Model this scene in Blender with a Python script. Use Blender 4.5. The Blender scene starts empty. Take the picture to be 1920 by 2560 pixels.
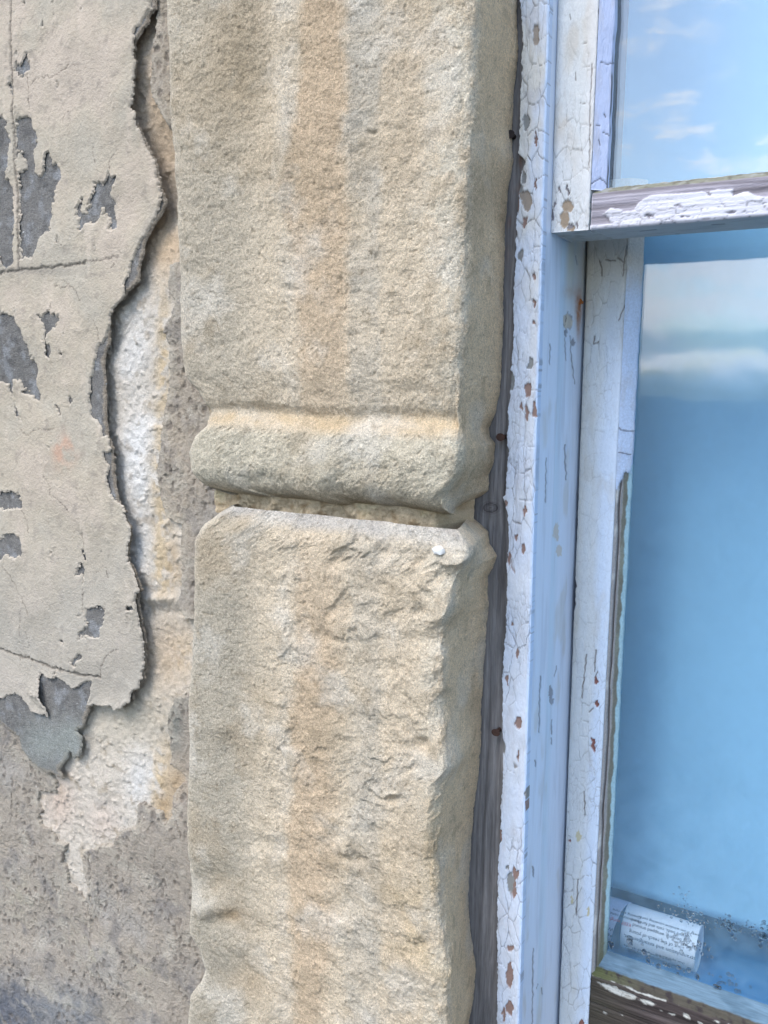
import bpy, bmesh, math, random
import numpy as np
from mathutils import Matrix, Vector
C = bpy.context.scene.collection
scn = bpy.context.scene
rad = math.radians
random.seed(7)

# ------------------------------------------------------------------ camera
F = 2200.0                                   # focal length in pixels of the 1920 x 2560 photograph
a_ = np.array([-3744., -365., F]); d_ = np.array([-168., 15500., F])      # vanishing directions: left and down
a_ /= np.linalg.norm(a_); d_ /= np.linalg.norm(d_); d_ -= a_*(a_@d_); d_ /= np.linalg.norm(d_)
RX, RZ = -a_, -d_
RY = np.cross(RZ, RX)
M = np.array([RX, RY, RZ])                   # camera (right, down, forward) -> world
cam_d = bpy.data.cameras.new('camera'); cam = bpy.data.objects.new('camera', cam_d); C.objects.link(cam)
cam_d.sensor_fit = 'VERTICAL'; cam_d.sensor_height = 36; cam_d.lens = F/2560*36
cam_d.clip_start = 0.01; cam_d.clip_end = 500
ax = [M@np.array([1., 0, 0]), M@np.array([0., -1, 0]), -(M@np.array([0., 0, 1]))]
mw = Matrix.Identity(4)
for c in range(3):
    for r in range(3): mw[r][c] = float(ax[c][r])
cam.matrix_world = mw
scn.camera = cam

# ------------------------------------------------------------------ light
SUN_EL, TO_SUN = 50, np.array([-.36, -.86])
wd = bpy.data.worlds.new('World'); scn.world = wd; wd.use_nodes = True
wn = wd.node_tree.nodes; wl = wd.node_tree.links; wn.clear()
def N(nodes, t, **kw):
    n = nodes.new(t)
    for k, v in kw.items(): setattr(n, k, v)
    return n
sky = N(wn, 'ShaderNodeTexSky', sky_type='NISHITA', sun_disc=False)
sky.sun_elevation = rad(SUN_EL); sky.sun_rotation = math.atan2(TO_SUN[0], TO_SUN[1])
sky.air_density = 1.1; sky.dust_density = 0.6; sky.ozone_density = 1.6
tc = N(wn, 'ShaderNodeTexCoord'); sep = N(wn, 'ShaderNodeSeparateXYZ')
wl.new(tc.outputs['Generated'], sep.inputs[0])
mp = N(wn, 'ShaderNodeMapping'); mp.inputs['Scale'].default_value = (1, 1, 2.4)
wl.new(tc.outputs['Generated'], mp.inputs[0])
cn = N(wn, 'ShaderNodeTexNoise'); cn.inputs['Scale'].default_value = 11; cn.inputs['Detail'].default_value = 7; cn.inputs['Roughness'].default_value = .62
wl.new(mp.outputs[0], cn.inputs['Vector'])
cov = N(wn, 'ShaderNodeValToRGB')            # cloud cover by elevation: low banks near the horizon, wisps above
cr = cov.color_ramp; cr.interpolation = 'EASE'
cr.elements[0].position = 0; cr.elements[0].color = (.30,)*3+(1,)
for p, v in ((.008, .50), (.034, .52), (.045, .22), (.060, .22), (.074, .54), (.115, .50), (.16, .20), (.30, .12), (.55, .20)):
    e = cr.elements.new(p); e.color = (v, v, v, 1)
cr.elements[-1].position = 1; cr.elements[-1].color = (.34,)*3+(1,)
wl.new(sep.outputs['Z'], cov.inputs[0])
cm_ = N(wn, 'ShaderNodeMath', operation='MULTIPLY_ADD'); cm_.inputs[1].default_value = 2.4; cm_.inputs[2].default_value = -.7; wl.new(cn.outputs['Fac'], cm_.inputs[0])
ad = N(wn, 'ShaderNodeMath', operation='ADD'); wl.new(cm_.outputs[0], ad.inputs[0]); wl.new(cov.outputs['Color'], ad.inputs[1])
mr = N(wn, 'ShaderNodeMapRange', interpolation_type='SMOOTHSTEP'); mr.inputs['From Min'].default_value = .74; mr.inputs['From Max'].default_value = 1.16
wl.new(ad.outputs[0], mr.inputs['Value'])
mx = N(wn, 'ShaderNodeMix', data_type='RGBA'); wl.new(mr.outputs[0], mx.inputs['Factor']); wl.new(sky.outputs[0], mx.inputs['A'])
mx.inputs['B'].default_value = (8.6, 8.4, 8.2, 1)
bank = N(wn, 'ShaderNodeValToRGB'); br = bank.color_ramp; br.interpolation = 'EASE'   # grey cloud bank low over the horizon
br.elements[0].position = 0; br.elements[0].color = (.20, .26, .30, 1); br.elements[1].position = 1; br.elements[1].color = (1, 1, 1, 1)
for p, v in ((.012, (.34, .42, .47)), (.024, (.85, .88, .9)), (.034, (.95, .96, .97)), (.043, (.42, .50, .56)), (.056, (.44, .52, .58)), (.066, (.9, .92, .94)), (.085, (1, 1, 1))):
    e = br.elements.new(p); e.color = (*v, 1)
wz_ = N(wn, 'ShaderNodeMath', operation='MULTIPLY_ADD'); wz_.inputs[1].default_value = .022; wl.new(cn.outputs['Fac'], wz_.inputs[0]); wl.new(sep.outputs['Z'], wz_.inputs[2])
wz2 = N(wn, 'ShaderNodeMath', operation='SUBTRACT'); wl.new(wz_.outputs[0], wz2.inputs[0]); wz2.inputs[1].default_value = .011; wl.new(wz2.outputs[0], bank.inputs[0])
mul = N(wn, 'ShaderNodeMix', data_type='RGBA', blend_type='MULTIPLY'); mul.inputs['Factor'].default_value = 1
bg = N(wn, 'ShaderNodeBackground'); bg.inputs['Strength'].default_value = 0.15
wo = N(wn, 'ShaderNodeOutputWorld'); wl.new(mx.outputs['Result'], mul.inputs['A']); wl.new(bank.outputs['Color'], mul.inputs['B']); wl.new(mul.outputs['Result'], bg.inputs['Color']); wl.new(bg.outputs[0], wo.inputs[0])
sd = bpy.data.lights.new('sun', 'SUN'); sd.energy = 1.3; sd.angle = rad(30); sd.color = (1, .95, .88)
so = bpy.data.objects.new('sun', sd); C.objects.link(so)
ts = Vector((*(TO_SUN/np.linalg.norm(TO_SUN)*math.cos(rad(SUN_EL))), math.sin(rad(SUN_EL))))
so.rotation_euler = ts.to_track_quat('Z', 'Y').to_euler(); so.location = (-2, -3, 4)
vs = scn.view_settings; scn.display_settings.display_device = 'sRGB'
vs.view_transform = 'Standard'; vs.look = 'None'; vs.gamma = 1; vs.use_curve_mapping = False; vs.exposure = 1.38
scn.cycles.max_bounces = 10; scn.cycles.transparent_max_bounces = 16

# ------------------------------------------------------------------ helpers
def P(px, py, y):                            # point of the plane Y = y seen at a photograph pixel -> (X, Z)
    r = M@np.array([(px-960)/F, (py-1280)/F, 1.0]); r = r*y/r[1]
    return float(r[0]), float(r[2])
def PL(pts, y, o=(0, 0), s=1.0): return np.array([P(o[0]+x*s, o[1]+z*s, y) for x, z in pts])
def px_of(X, Y, Z):                          # arrays -> photograph pixels (used to read traced curves)
    q = np.stack([X, Y, Z], -1)@M
    return 960+F*q[..., 0]/q[..., 2], 1280+F*q[..., 1]/q[..., 2]
def lin(c):
    c = np.asarray(c, float)/255.
    return np.where(c <= .04045, c/12.92, ((c+.055)/1.055)**2.4)
def ss(a, b, x):
    t = np.clip((x-a)/(b-a), 0, 1); return t*t*(3-2*t)
_rg = np.random.RandomState(5)
_TA = _rg.rand(512*512).astype(np.float32); _GX = np.cos(_TA*2*np.pi); _GY = np.sin(_TA*2*np.pi)
def lat(i, j, seed): return (((i.astype(np.int32)+seed*157+31) & 511) << 9) | ((j.astype(np.int32)+seed*89+(seed*seed) % 211) & 511)
def hsh(i, j, seed): return _TA[lat(i, j, seed)]
def pn(x, y, seed=0):                        # gradient noise, about -0.7 .. 0.7
    x = np.asarray(x); y = np.asarray(y)
    xi = np.floor(x); yi = np.floor(y); fx = (x-xi).astype(np.float32); fy = (y-yi).astype(np.float32)
    u = fx*fx*fx*(fx*(fx*6-15)+10); v = fy*fy*fy*(fy*(fy*6-15)+10)
    def g(ox, oy):
        k = lat(xi+ox, yi+oy, seed)
        return _GX[k]*(fx-ox)+_GY[k]*(fy-oy)
    return (g(0, 0)*(1-u)+g(1, 0)*u)*(1-v)+(g(0, 1)*(1-u)+g(1, 1)*u)*v
def fbm(x, y, size, octv=4, seed=0, gain=.5):  # size = largest feature in metres
    s = 0; a = 1; k = 1/size
    for o in range(octv):
        s = s+a*pn(x*k+seed*7.31, y*k-seed*3.77, seed+o*17); a *= gain; k *= 2.03
    return s
def worley(x, y, seed=0):                    # F1, edge distance, cell id
    xi = np.floor(x); yi = np.floor(y)
    f1 = np.full(x.shape, 9.); f2 = np.full(x.shape, 9.); cid = np.zeros(x.shape)
    for ox in (-1, 0, 1):
        for oy in (-1, 0, 1):
            i = xi+ox; j = yi+oy
            d = np.hypot(i+.1+.8*hsh(i, j, seed)-x, j+.1+.8*hsh(i, j, seed+91)-y)
            c = hsh(i, j, seed+5)
            new = d < f1
            f2 = np.where(new, f1, np.minimum(f2, d)); cid = np.where(new, c, cid); f1 = np.where(new, d, f1)
    return f1, f2-f1, cid
def seg_dist(x, y, pts, closed=False, pad=.02):
    """distance to a polyline (and inside mask if closed), only near its box"""
    pts = np.asarray(pts); out = np.full(x.shape, 9.); ins = np.zeros(x.shape, bool)
    b = (x > pts[:, 0].min()-pad) & (x < pts[:, 0].max()+pad) & (y > pts[:, 1].min()-pad) & (y < pts[:, 1].max()+pad)
    if not b.any(): return out, ins
    X = x[b]; Y = y[b]; d = np.full(X.shape, 81.); inn = np.zeros(X.shape, bool)
    n = len(pts)
    for k in range(n if closed else n-1):
        p = pts[k]; q = pts[(k+1) % n]; e = q-p; L = max(e@e, 1e-12)
        t = np.clip(((X-p[0])*e[0]+(Y-p[1])*e[1])/L, 0, 1)
        d = np.minimum(d, (X-p[0]-t*e[0])**2+(Y-p[1]-t*e[1])**2)
        if closed and abs(e[1]) > 1e-12:
            c = (p[1] > Y) != (q[1] > Y)
            inn ^= c & (X < p[0]+(Y-p[1])*e[0]/e[1])
    out[b] = np.sqrt(d); ins[b] = inn
    return out, ins
def sdf(x, y, pts, pad=.02):                 # negative inside
    d, i = seg_dist(x, y, pts, True, pad); return np.where(i, -d, d)
def mixc(col, c, w):
    return col*(1-w[..., None])+lin(c)*w[..., None]
def axis(lo, hi, step, lo2, hi2, gr=1.25):            # fine between lo and hi, growing outside
    a = list(np.arange(lo, hi, step)); s = step*1.5; v = lo-s
    left = []
    while v > lo2: left.append(v); s *= gr; v -= s
    left.append(lo2); s = step*1.5; v = a[-1]+s; right = []
    while v < hi2: right.append(v); s *= gr; v += s
    right.append(hi2)
    return np.array(left[::-1]+a+right)
def link(o, parent=None):
    C.objects.link(o)
    if parent is not None: o.parent = parent
    return o
def thing(name, label, cat, loc=(0, 0, 0), group=None):
    o = bpy.data.objects.new(name, None); o.empty_display_size = .05; C.objects.link(o)
    o['label'] = label; o['category'] = cat
    if group: o['group'] = group
    return o
def tag(o, label, cat, group=None):
    o['label'] = label; o['category'] = cat
    if group: o['group'] = group
    return o
def grid(name, X, Y, Z, mat, parent=None, col=None, keep=None, flip=False, attrs=None):
    n, m = X.shape
    idx = np.arange(n*m).reshape(n, m)
    q = np.stack([idx[:-1, :-1], idx[:-1, 1:], idx[1:, 1:], idx[1:, :-1]], -1).reshape(-1, 4)
    if flip: q = q[:, ::-1]
    if keep is not None:
        k = (keep[:-1, :-1] | keep[:-1, 1:] | keep[1:, 1:] | keep[1:, :-1]).reshape(-1); q = q[k]
    co = np.stack([X, Y, Z], -1).reshape(-1, 3)
    if keep is not None:
        used = np.zeros(n*m, bool); used[q.ravel()] = True
        mp_ = np.cumsum(used)-1; q = mp_[q]; co = co[used]
    me = bpy.data.meshes.new(name)
    me.vertices.add(len(co)); me.vertices.foreach_set('co', co.astype(np.float32).ravel())
    me.loops.add(q.size); me.loops.foreach_set('vertex_index', q.astype(np.int32).ravel())
    me.polygons.add(len(q)); me.polygons.foreach_set('loop_start', np.arange(0, q.size, 4, dtype=np.int32))
    me.polygons.foreach_set('use_smooth', np.ones(len(q), bool))
    me.update(calc_edges=True)
    if col is not None:
        cc = np.ones((n*m, 4), np.float32); cc[:, :3] = np.clip(col.reshape(-1, 3), .004, .9)
        if keep is not None: cc = cc[used]
        at = me.attributes.new('Col', 'FLOAT_COLOR', 'POINT'); at.data.foreach_set('color', cc.ravel())
    for k_, v in (attrs or {}).items():
        v = v.reshape(-1).astype(np.float32)
        if keep is not None: v = v[used]
        at = me.attributes.new(k_, 'FLOAT', 'POINT'); at.data.foreach_set('value', v)
    me.materials.append(mat)
    return link(bpy.data.objects.new(name, me), parent)
def from_bm(name, bm, mat, parent=None, smooth=False):
    bmesh.ops.recalc_face_normals(bm, faces=bm.faces)
    me = bpy.data.meshes.new(name); bm.to_mesh(me); bm.free()
    if smooth:
        for p in me.polygons: p.use_smooth = True
    me.materials.append(mat)
    return link(bpy.data.objects.new(name, me), parent)
def add_box(bm, x0, x1, y0, y1, z0, z1, bev=0):
    r = bmesh.ops.create_cube(bm, size=1)
    for v in r['verts']:
        v.co = Vector(((x0+x1)/2+v.co.x*(x1-x0), (y0+y1)/2+v.co.y*(y1-y0), (z0+z1)/2+v.co.z*(z1-z0)))
    if bev:
        es = list({e for v in r['verts'] for e in v.link_edges})
        bmesh.ops.bevel(bm, geom=es, offset=bev, segments=2, affect='EDGES')
def vmat(name, rough=.9, bumps=(), grain=(), spec=.3, tint=(1, 1, 1), coat=0, gscale=(1, 1, 1)):
    """procedural material: mapped base colour x speckle noise, noise bumps in object space"""
    m = bpy.data.materials.new(name); m.use_nodes = True; nt = m.node_tree; ns = nt.nodes; L = nt.links
    b = ns['Principled BSDF']; b.inputs['Roughness'].default_value = rough
    b.inputs['Specular IOR Level'].default_value = spec; b.inputs['Coat Weight'].default_value = coat
    at = N(ns, 'ShaderNodeAttribute', attribute_name='Col'); c = at.outputs['Color']
    t = N(ns, 'ShaderNodeTexCoord'); mp = N(ns, 'ShaderNodeMapping'); mp.inputs['Scale'].default_value = gscale
    L.new(t.outputs['Object'], mp.inputs[0])
    for sc, lo, hi in grain:                 # speckle of the material itself
        n = N(ns, 'ShaderNodeTexNoise'); n.inputs['Scale'].default_value = sc; n.inputs['Detail'].default_value = 4; n.inputs['Roughness'].default_value = .65
        L.new(mp.outputs[0], n.inputs['Vector'])
        r = N(ns, 'ShaderNodeMapRange'); r.inputs['From Min'].default_value = .3; r.inputs['From Max'].default_value = .7
        r.inputs['To Min'].default_value = lo; r.inputs['To Max'].default_value = hi; L.new(n.outputs['Fac'], r.inputs['Value'])
        x = N(ns, 'ShaderNodeVectorMath', operation='SCALE'); L.new(c, x.inputs[0]); L.new(r.outputs[0], x.inputs['Scale']); c = x.outputs[0]
    L.new(c, b.inputs['Base Color'])
    nrm = None
    for sc, dist in bumps:
        n = N(ns, 'ShaderNodeTexNoise'); n.inputs['Scale'].default_value = sc; n.inputs['Detail'].default_value = 5; n.inputs['Roughness'].default_value = .6
        L.new(mp.outputs[0], n.inputs['Vector'])
        bp = N(ns, 'ShaderNodeBump'); bp.inputs['Strength'].default_value = 1; bp.inputs['Distance'].default_value = dist
        L.new(n.outputs['Fac'], bp.inputs['Height'])
        if nrm: L.new(nrm, bp.inputs['Normal'])
        nrm = bp.outputs[0]
    if nrm: L.new(nrm, b.inputs['Normal'])
    return m
def pmat(name, col, rough=.6, spec=.3, noise=0, nscale=60):
    m = bpy.data.materials.new(name); m.use_nodes = True; nt = m.node_tree; ns = nt.nodes; L = nt.links
    b = ns['Principled BSDF']; b.inputs['Roughness'].default_value = rough; b.inputs['Specular IOR Level'].default_value = spec
    c = lin(col)
    n = N(ns, 'ShaderNodeTexNoise'); n.inputs['Scale'].default_value = nscale; n.inputs['Detail'].default_value = 5
    t = N(ns, 'ShaderNodeTexCoord'); L.new(t.outputs['Object'], n.inputs['Vector'])
    r = N(ns, 'ShaderNodeMix', data_type='RGBA'); L.new(n.outputs['Fac'], r.inputs['Factor'])
    r.inputs['A'].default_value = (*(c*(1-noise)), 1); r.inputs['B'].default_value = (*np.minimum(c*(1+noise), .9), 1)
    L.new(r.outputs['Result'], b.inputs['Base Color'])
    return m

Y0 = .500                                    # stone front plane
YW = .535                                    # painted face of the rendered wall
YB = .570                                    # back of the stone return

m_paintwall = vmat('wall_paint', .85, ((420, .0012), (1500, .0006)), ((900, .92, 1.06), (160, .95, 1.05)))
m_cement = vmat('cement', .95, ((700, .0022), (1800, .0010)), ((1200, .62, 1.42), (300, .86, 1.14)))
m_scratch = vmat('old_render', .95, ((500, .0022), (1500, .0012)), ((900, .85, 1.13), (120, .92, 1.08)))
m_sand = vmat('soft_stone', .95, ((700, .0016), (1900, .0010)), ((1000, .82, 1.12), (150, .93, 1.07)))
m_stone = vmat('sandstone', .95, ((420, .0020), (1000, .0020), (2200, .0008)), ((1150, .66, 1.36), (450, .84, 1.16), (90, .95, 1.06)), spec=.15)

# ------------------------------------------------------------------ rendered wall (four layers of one wall)
A0, B0, C0, D0 = (0, 0), (0, 640), (0, 1280), (0, 1860); SC = 500/1580.
def W(pts, o): return PL(pts, YW, o, SC)
edge_paint = np.vstack([
    W([(1175, -500), (1175, 0), (1175, 60), (1140, 110), (1100, 180), (1065, 230), (1060, 350), (1075, 480), (1070, 640), (1060, 780), (1040, 850), (1075, 930), (1110, 1060), (1160, 1200), (1215, 1310), (1230, 1400), (1255, 1500), (1262, 1570), (1235, 1650), (1195, 1760), (1120, 1890), (1065, 2010)], A0),
    W([(1038, 60), (1030, 120), (985, 230), (1000, 290), (960, 360), (900, 400), (870, 470), (860, 560), (820, 640), (800, 685), (760, 690), (745, 800), (715, 930), (705, 1000), (715, 1070), (695, 1120), (720, 1280), (760, 1300), (800, 1350), (815, 1430), (860, 1430), (880, 1540), (825, 1545), (835, 1620), (865, 1670), (845, 1770), (875, 1890), (950, 1960), (985, 1970), (995, 2020)], B0),
    W([(985, 20), (1010, 80), (1040, 140), (1035, 200), (1020, 260), (1020, 400), (1045, 400), (1090, 500), (1120, 600), (1100, 660), (1090, 720), (1110, 850), (1130, 1000), (1140, 1100), (1130, 1200), (1110, 1340), (1100, 1380), (1045, 1395), (1030, 1480), (960, 1545), (910, 1560), (870, 1520), (830, 1530), (740, 1520), (700, 1530),
       (710, 1450), (730, 1340), (690, 1335), (640, 1360), (580, 1395), (540, 1350), (470, 1300), (440, 1305), (462, 1230), (445, 1215), (430, 1300), (390, 1300), (320, 1265), (306, 1300), (330, 1400), (360, 1500), (380, 1530), (400, 1590), (340, 1585), (280, 1560), (240, 1500), (190, 1440), (130, 1430), (60, 1440), (40, 1460), (-40, 1460), (-120, 1400), (-260, 1430), (-380, 1350), (-560, 1390), (-800, 1290), (-1200, 1340), (-1800, 1250)], C0)])
edge_paint = np.vstack([edge_paint, [[-2.2, -.25], [-2.2, 1.0], [edge_paint[0][0], 1.0]]])
edge_cem = np.vstack([
    W([(1215, -500), (1215, 0), (1210, 60), (1165, 110), (1155, 170), (1090, 290), (1068, 330), (1080, 480), (1076, 640), (1066, 780), (1048, 850), (1082, 930), (1125, 1060), (1180, 1200), (1235, 1310), (1255, 1400), (1268, 1500), (1300, 1590), (1270, 1650), (1220, 1760), (1150, 1890), (1138, 2010)], A0),
    W([(1125, 30), (1112, 100), (1105, 190), (1040, 260), (1012, 290), (970, 360), (908, 400), (876, 470), (865, 560), (862, 640), (855, 700), (805, 820), (820, 960), (830, 1200), (840, 1300), (862, 1420), (897, 1510), (905, 1680), (917, 1850), (962, 1970), (990, 1975), (1000, 2020)], B0),
    W([(992, 20), (1016, 80), (1046, 140), (1042, 200), (1026, 260), (1026, 400), (1050, 400), (1098, 500), (1130, 600), (1112, 660), (1100, 700), (1120, 850), (1140, 1000), (1148, 1100), (1138, 1200), (1125, 1340), (1110, 1380), (1055, 1400), (1040, 1480), (965, 1552), (910, 1566), (870, 1530), (760, 1535), (690, 1560), (675, 1620), (655, 1700), (600, 1735), (640, 1790), (636, 1850), (622, 1940), (565, 1960), (545, 1900), (515, 1960), (490, 2000), (460, 2040), (490, 2080), (495, 2115),
       (440, 2095), (400, 2070), (365, 2075), (300, 2030), (230, 1982), (150, 1890), (130, 1790), (60, 1730), (0, 1670), (-60, 1640), (-160, 1560), (-300, 1600), (-420, 1500), (-640, 1540), (-900, 1410), (-1800, 1400)], C0)])
edge_cem = np.vstack([edge_cem, [[-2.2, -.30], [-2.2, 1.0], [edge_cem[0][0], 1.0]]])
pocket = np.vstack([
    W([(900, -500), (1185, -500), (1190, 0), (1175, 380), (1165, 650), (1190, 780), (1240, 880), (1290, 990), (1330, 1060), (1370, 1110), (1500, 1130), (1560, 1600), (1500, 2030), (1405, 2050)], A0),
    W([(1320, 60), (1318, 150), (1305, 230), (1345, 380), (1300, 480), (1265, 600), (1290, 700), (1300, 900), (1280, 1150), (1250, 1350), (1240, 1550), (1220, 1700), (1240, 1900), (1290, 2080)], B0),
    W([(1395, 100), (1400, 550), (1380, 760), (1440, 850), (1530, 880), (1640, 900), (1640, 1425), (1480, 1440), (1440, 1460), (1350, 1470), (1310, 1560), (1285, 1650), (1278, 1750), (1300, 1850), (1290, 1980)], C0),
    W([(1295, 80), (1305, 180), (1400, 240), (1440, 310), (1340, 380), (1330, 480), (1330, 600), (1275, 628), (1240, 560), (1130, 510), (1115, 480), (1055, 480), (1065, 590), (1050, 680), (930, 700), (870, 780), (850, 830), (760, 820), (700, 860), (610, 870), (600, 1000), (660, 1180), (610, 1260), (540, 1170), (490, 1130), (480, 1010), (440, 960), (480, 820), (400, 790), (350, 690), (290, 680), (250, 600), (285, 560), (245, 480), (260, 400), (390, 410), (400, 340), (370, 240), (330, 160), (330, -100)], D0),
    W([(300, 1400), (800, 1100), (600, 0)], C0), W([(600, 600), (800, -1500)], B0)])
patches = [W(p, A0) for p in (
    [(100, 480), (150, 500), (160, 420), (185, 385), (210, 410), (215, 540), (180, 570), (150, 620), (130, 590), (85, 560)],
    [(-70, 990), (-30, 930), (0, 910), (50, 960), (40, 1030), (70, 1100), (55, 1200), (60, 1300), (30, 1400), (60, 1420), (90, 1500), (90, 1650), (110, 1750), (100, 1950), (110, 2080), (40, 2140), (0, 2050), (-50, 1960), (-90, 1700), (-60, 1400), (-100, 1200)],
    [(110, 930), (220, 900), (235, 1000), (260, 1040), (275, 1140), (250, 1180), (260, 1320), (280, 1390), (320, 1340), (330, 1210), (370, 1190), (400, 1250), (430, 1290), (460, 1330), (470, 1390), (440, 1450), (410, 1500), (405, 1600), (390, 1660), (385, 1820), (300, 1870), (280, 1950), (250, 2040), (160, 2050), (150, 1960), (130, 1640), (135, 1480), (120, 1350), (180, 1330), (185, 1270), (140, 1210), (110, 1270), (100, 1080)],
    [(740, 1445), (770, 1430), (820, 1450), (860, 1340), (875, 1390), (935, 1380), (920, 1440), (890, 1480), (880, 1530), (905, 1600), (900, 1660), (920, 1720), (930, 1800), (880, 1830), (850, 1800), (870, 1720), (820, 1700), (810, 1650), (780, 1760), (690, 1770), (640, 1820), (605, 1810), (620, 1720), (580, 1700), (600, 1640), (620, 1560), (660, 1550), (640, 1620), (640, 1690), (680, 1680), (690, 1590), (730, 1540)],
    [(430, 1870), (450, 1850), (460, 1930), (440, 1930)], [(300, 200), (330, 145), (340, 210)], [(150, 0), (180, 0), (170, 40), (145, 30)], [(380, 0), (430, 0), (400, 30)],
    [(45, 605), (65, 600), (80, 760), (60, 740)], [(440, 640), (460, 640), (465, 690), (455, 700)], [(470, 745), (485, 740), (480, 770)], [(100, 400), (115, 395), (108, 440)], [(105, 830), (122, 830), (125, 900), (112, 890)])]
patches += [W(p, B0) for p in (
    [(-140, 420), (-60, 380), (0, 370), (10, 430), (60, 450), (120, 480), (130, 530), (180, 600), (200, 680), (220, 700), (230, 790), (270, 800), (290, 900), (275, 1030), (310, 1100), (290, 1150), (240, 1130), (220, 1100), (160, 1090), (150, 1000), (100, 970), (85, 1050), (80, 1130), (50, 1070), (50, 1010), (0, 1010), (-60, 960), (-90, 800), (-160, 640)],
    [(280, 450), (330, 470), (350, 440), (390, 430), (440, 460), (475, 470), (460, 520), (430, 580), (380, 620), (370, 680), (400, 710), (400, 810), (350, 800), (360, 740), (330, 660), (350, 600), (330, 540)],
    [(80, 1150), (110, 1200), (130, 1240), (150, 1310), (100, 1270)], [(530, 1100), (580, 1130), (560, 1180), (535, 1160)], [(430, 1170), (460, 1190), (480, 1260), (450, 1250)],
    [(-70, 1900), (0, 1860), (60, 1850), (110, 1880), (130, 1850), (160, 1960), (150, 2010), (100, 2000), (20, 2020), (-40, 1990)], [(365, 1500), (400, 1490), (385, 1530)], [(115, 415), (135, 410), (128, 470)], [(520, 1050), (540, 1055), (535, 1080)], [(470, 760), (500, 750), (480, 800)])]
patches += [W(p, C0) for p in (
    [(-60, 260), (0, 200), (60, 160), (150, 200), (180, 290), (160, 370), (100, 370), (50, 340), (20, 400), (-40, 370)], [(590, 440), (640, 400), (660, 470), (650, 590), (630, 510), (580, 510)],
    [(640, 770), (700, 760), (760, 740), (825, 760), (820, 860), (790, 920), (780, 1000), (690, 990), (620, 1010), (615, 950), (680, 910), (665, 820)], [(1010, 740), (1040, 725), (1085, 750), (1070, 790), (1020, 780)],
    [(560, 1190), (640, 1100), (660, 1150), (620, 1190), (600, 1240)], [(630, 290), (655, 290), (680, 380), (650, 390)], [(395, 310), (415, 305), (405, 345)], [(470, 1020), (500, 1000), (525, 1050), (510, 1055)], [(615, 820), (640, 815), (635, 850)], [(1070, 680), (1098, 680), (1098, 720), (1080, 715)])]
grooves = [(PL([(14, -200), (17, 0), (22, 150), (30, 330), (40, 500), (48, 672)], YW), .0010, .0010),
           (PL([(-200, 700), (0, 684), (40, 677), (100, 670), (160, 664), (215, 655)], YW), .0011, .0013),
           (PL([(215, 655), (270, 647), (300, 640)], YW), .0006, .0004),
           (PL([(-200, 1585), (0, 1624), (30, 1636), (70, 1646), (110, 1662), (160, 1675), (215, 1688), (250, 1694)], YW), .0012, .0016)]
ck = [(A0, [(220, 660), (280, 610), (350, 595), (420, 600)]), (A0, [(420, 600), (500, 560), (560, 520), (600, 505)]), (A0, [(195, 580), (200, 700), (205, 840)]), (A0, [(870, 1340), (860, 1290), (880, 1240), (910, 1215)]),
      (A0, [(500, 950), (520, 900), (560, 880)]), (A0, [(740, 1170), (745, 1300)]), (A0, [(415, 60), (422, 100)]), (A0, [(120, 1350), (130, 1500), (125, 1640), (135, 1900), (150, 2050)]), (A0, [(90, 910), (85, 1080), (100, 1230)]),
      (B0, [(490, 190), (540, 235), (590, 270), (605, 320), (630, 350)]), (B0, [(745, 515), (770, 580), (775, 670)]), (B0, [(130, 1370), (190, 1415), (260, 1385), (310, 1370), (430, 1370)]), (B0, [(340, 1735), (400, 1830), (390, 1880), (470, 1940), (540, 2020)]),
      (B0, [(150, 2010), (200, 2100), (215, 2190)]), (B0, [(880, 110), (910, 60)]), (B0, [(395, 380), (390, 440)]), (C0, [(30, 430), (90, 500), (150, 620), (200, 720), (235, 810)]), (C0, [(205, 950), (230, 1080)]), (C0, [(170, 760), (160, 880), (155, 980)]),
      (C0, [(645, 160), (655, 280)]), (C0, [(650, 590), (640, 660), (650, 760)]), (C0, [(700, 485), (770, 470)]), (C0, [(800, 1305), (800, 1230), (840, 1140), (900, 1090), (945, 1090)]), (C0, [(160, 1150), (158, 1220)]), (C0, [(830, 460), (845, 520)]), (B0, [(410, 235), (530, 240)]), (B0, [(680, 1900), (720, 1950)])]
grooves += [(W(p, o), .00030, .0005) for o, p in ck]

st = .00085
ax_x = axis(P(-12, 0, YW)[0]-.085, P(520, 1300, YW)[0]+.01, st, -1.8, -.40, 1.02)
ax_z = axis(P(0, 2590, YW)[1]-.01, P(0, -30, YW)[1]+.01, st, -1.5, .9, 1.035)
gx, gz = np.meshgrid(ax_x, ax_z)
wx = gx+.0020*fbm(gx, gz, .007, 3, 11)+.0013*fbm(gx, gz, .0028, 2, 12)
wz = gz+.0020*fbm(gx, gz, .007, 3, 13)+.0013*fbm(gx, gz, .0028, 2, 14)
s_paint = sdf(wx, wz, edge_paint, 3.0)
wavy = .006*fbm(gx, gz, .16, 2, 3)+.0018*fbm(gx, gz, .05, 2, 4)
px_, pz_ = wx+.0016*fbm(gx, gz, .004, 3, 18), wz+.0016*fbm(gx, gz, .004, 3, 19)
isl = .0022*ss(.22, .5, fbm(gx, gz, .007, 3, 20))
for p in patches: s_paint = np.maximum(s_paint, -sdf(px_, pz_, p, .012)-isl)
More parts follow.
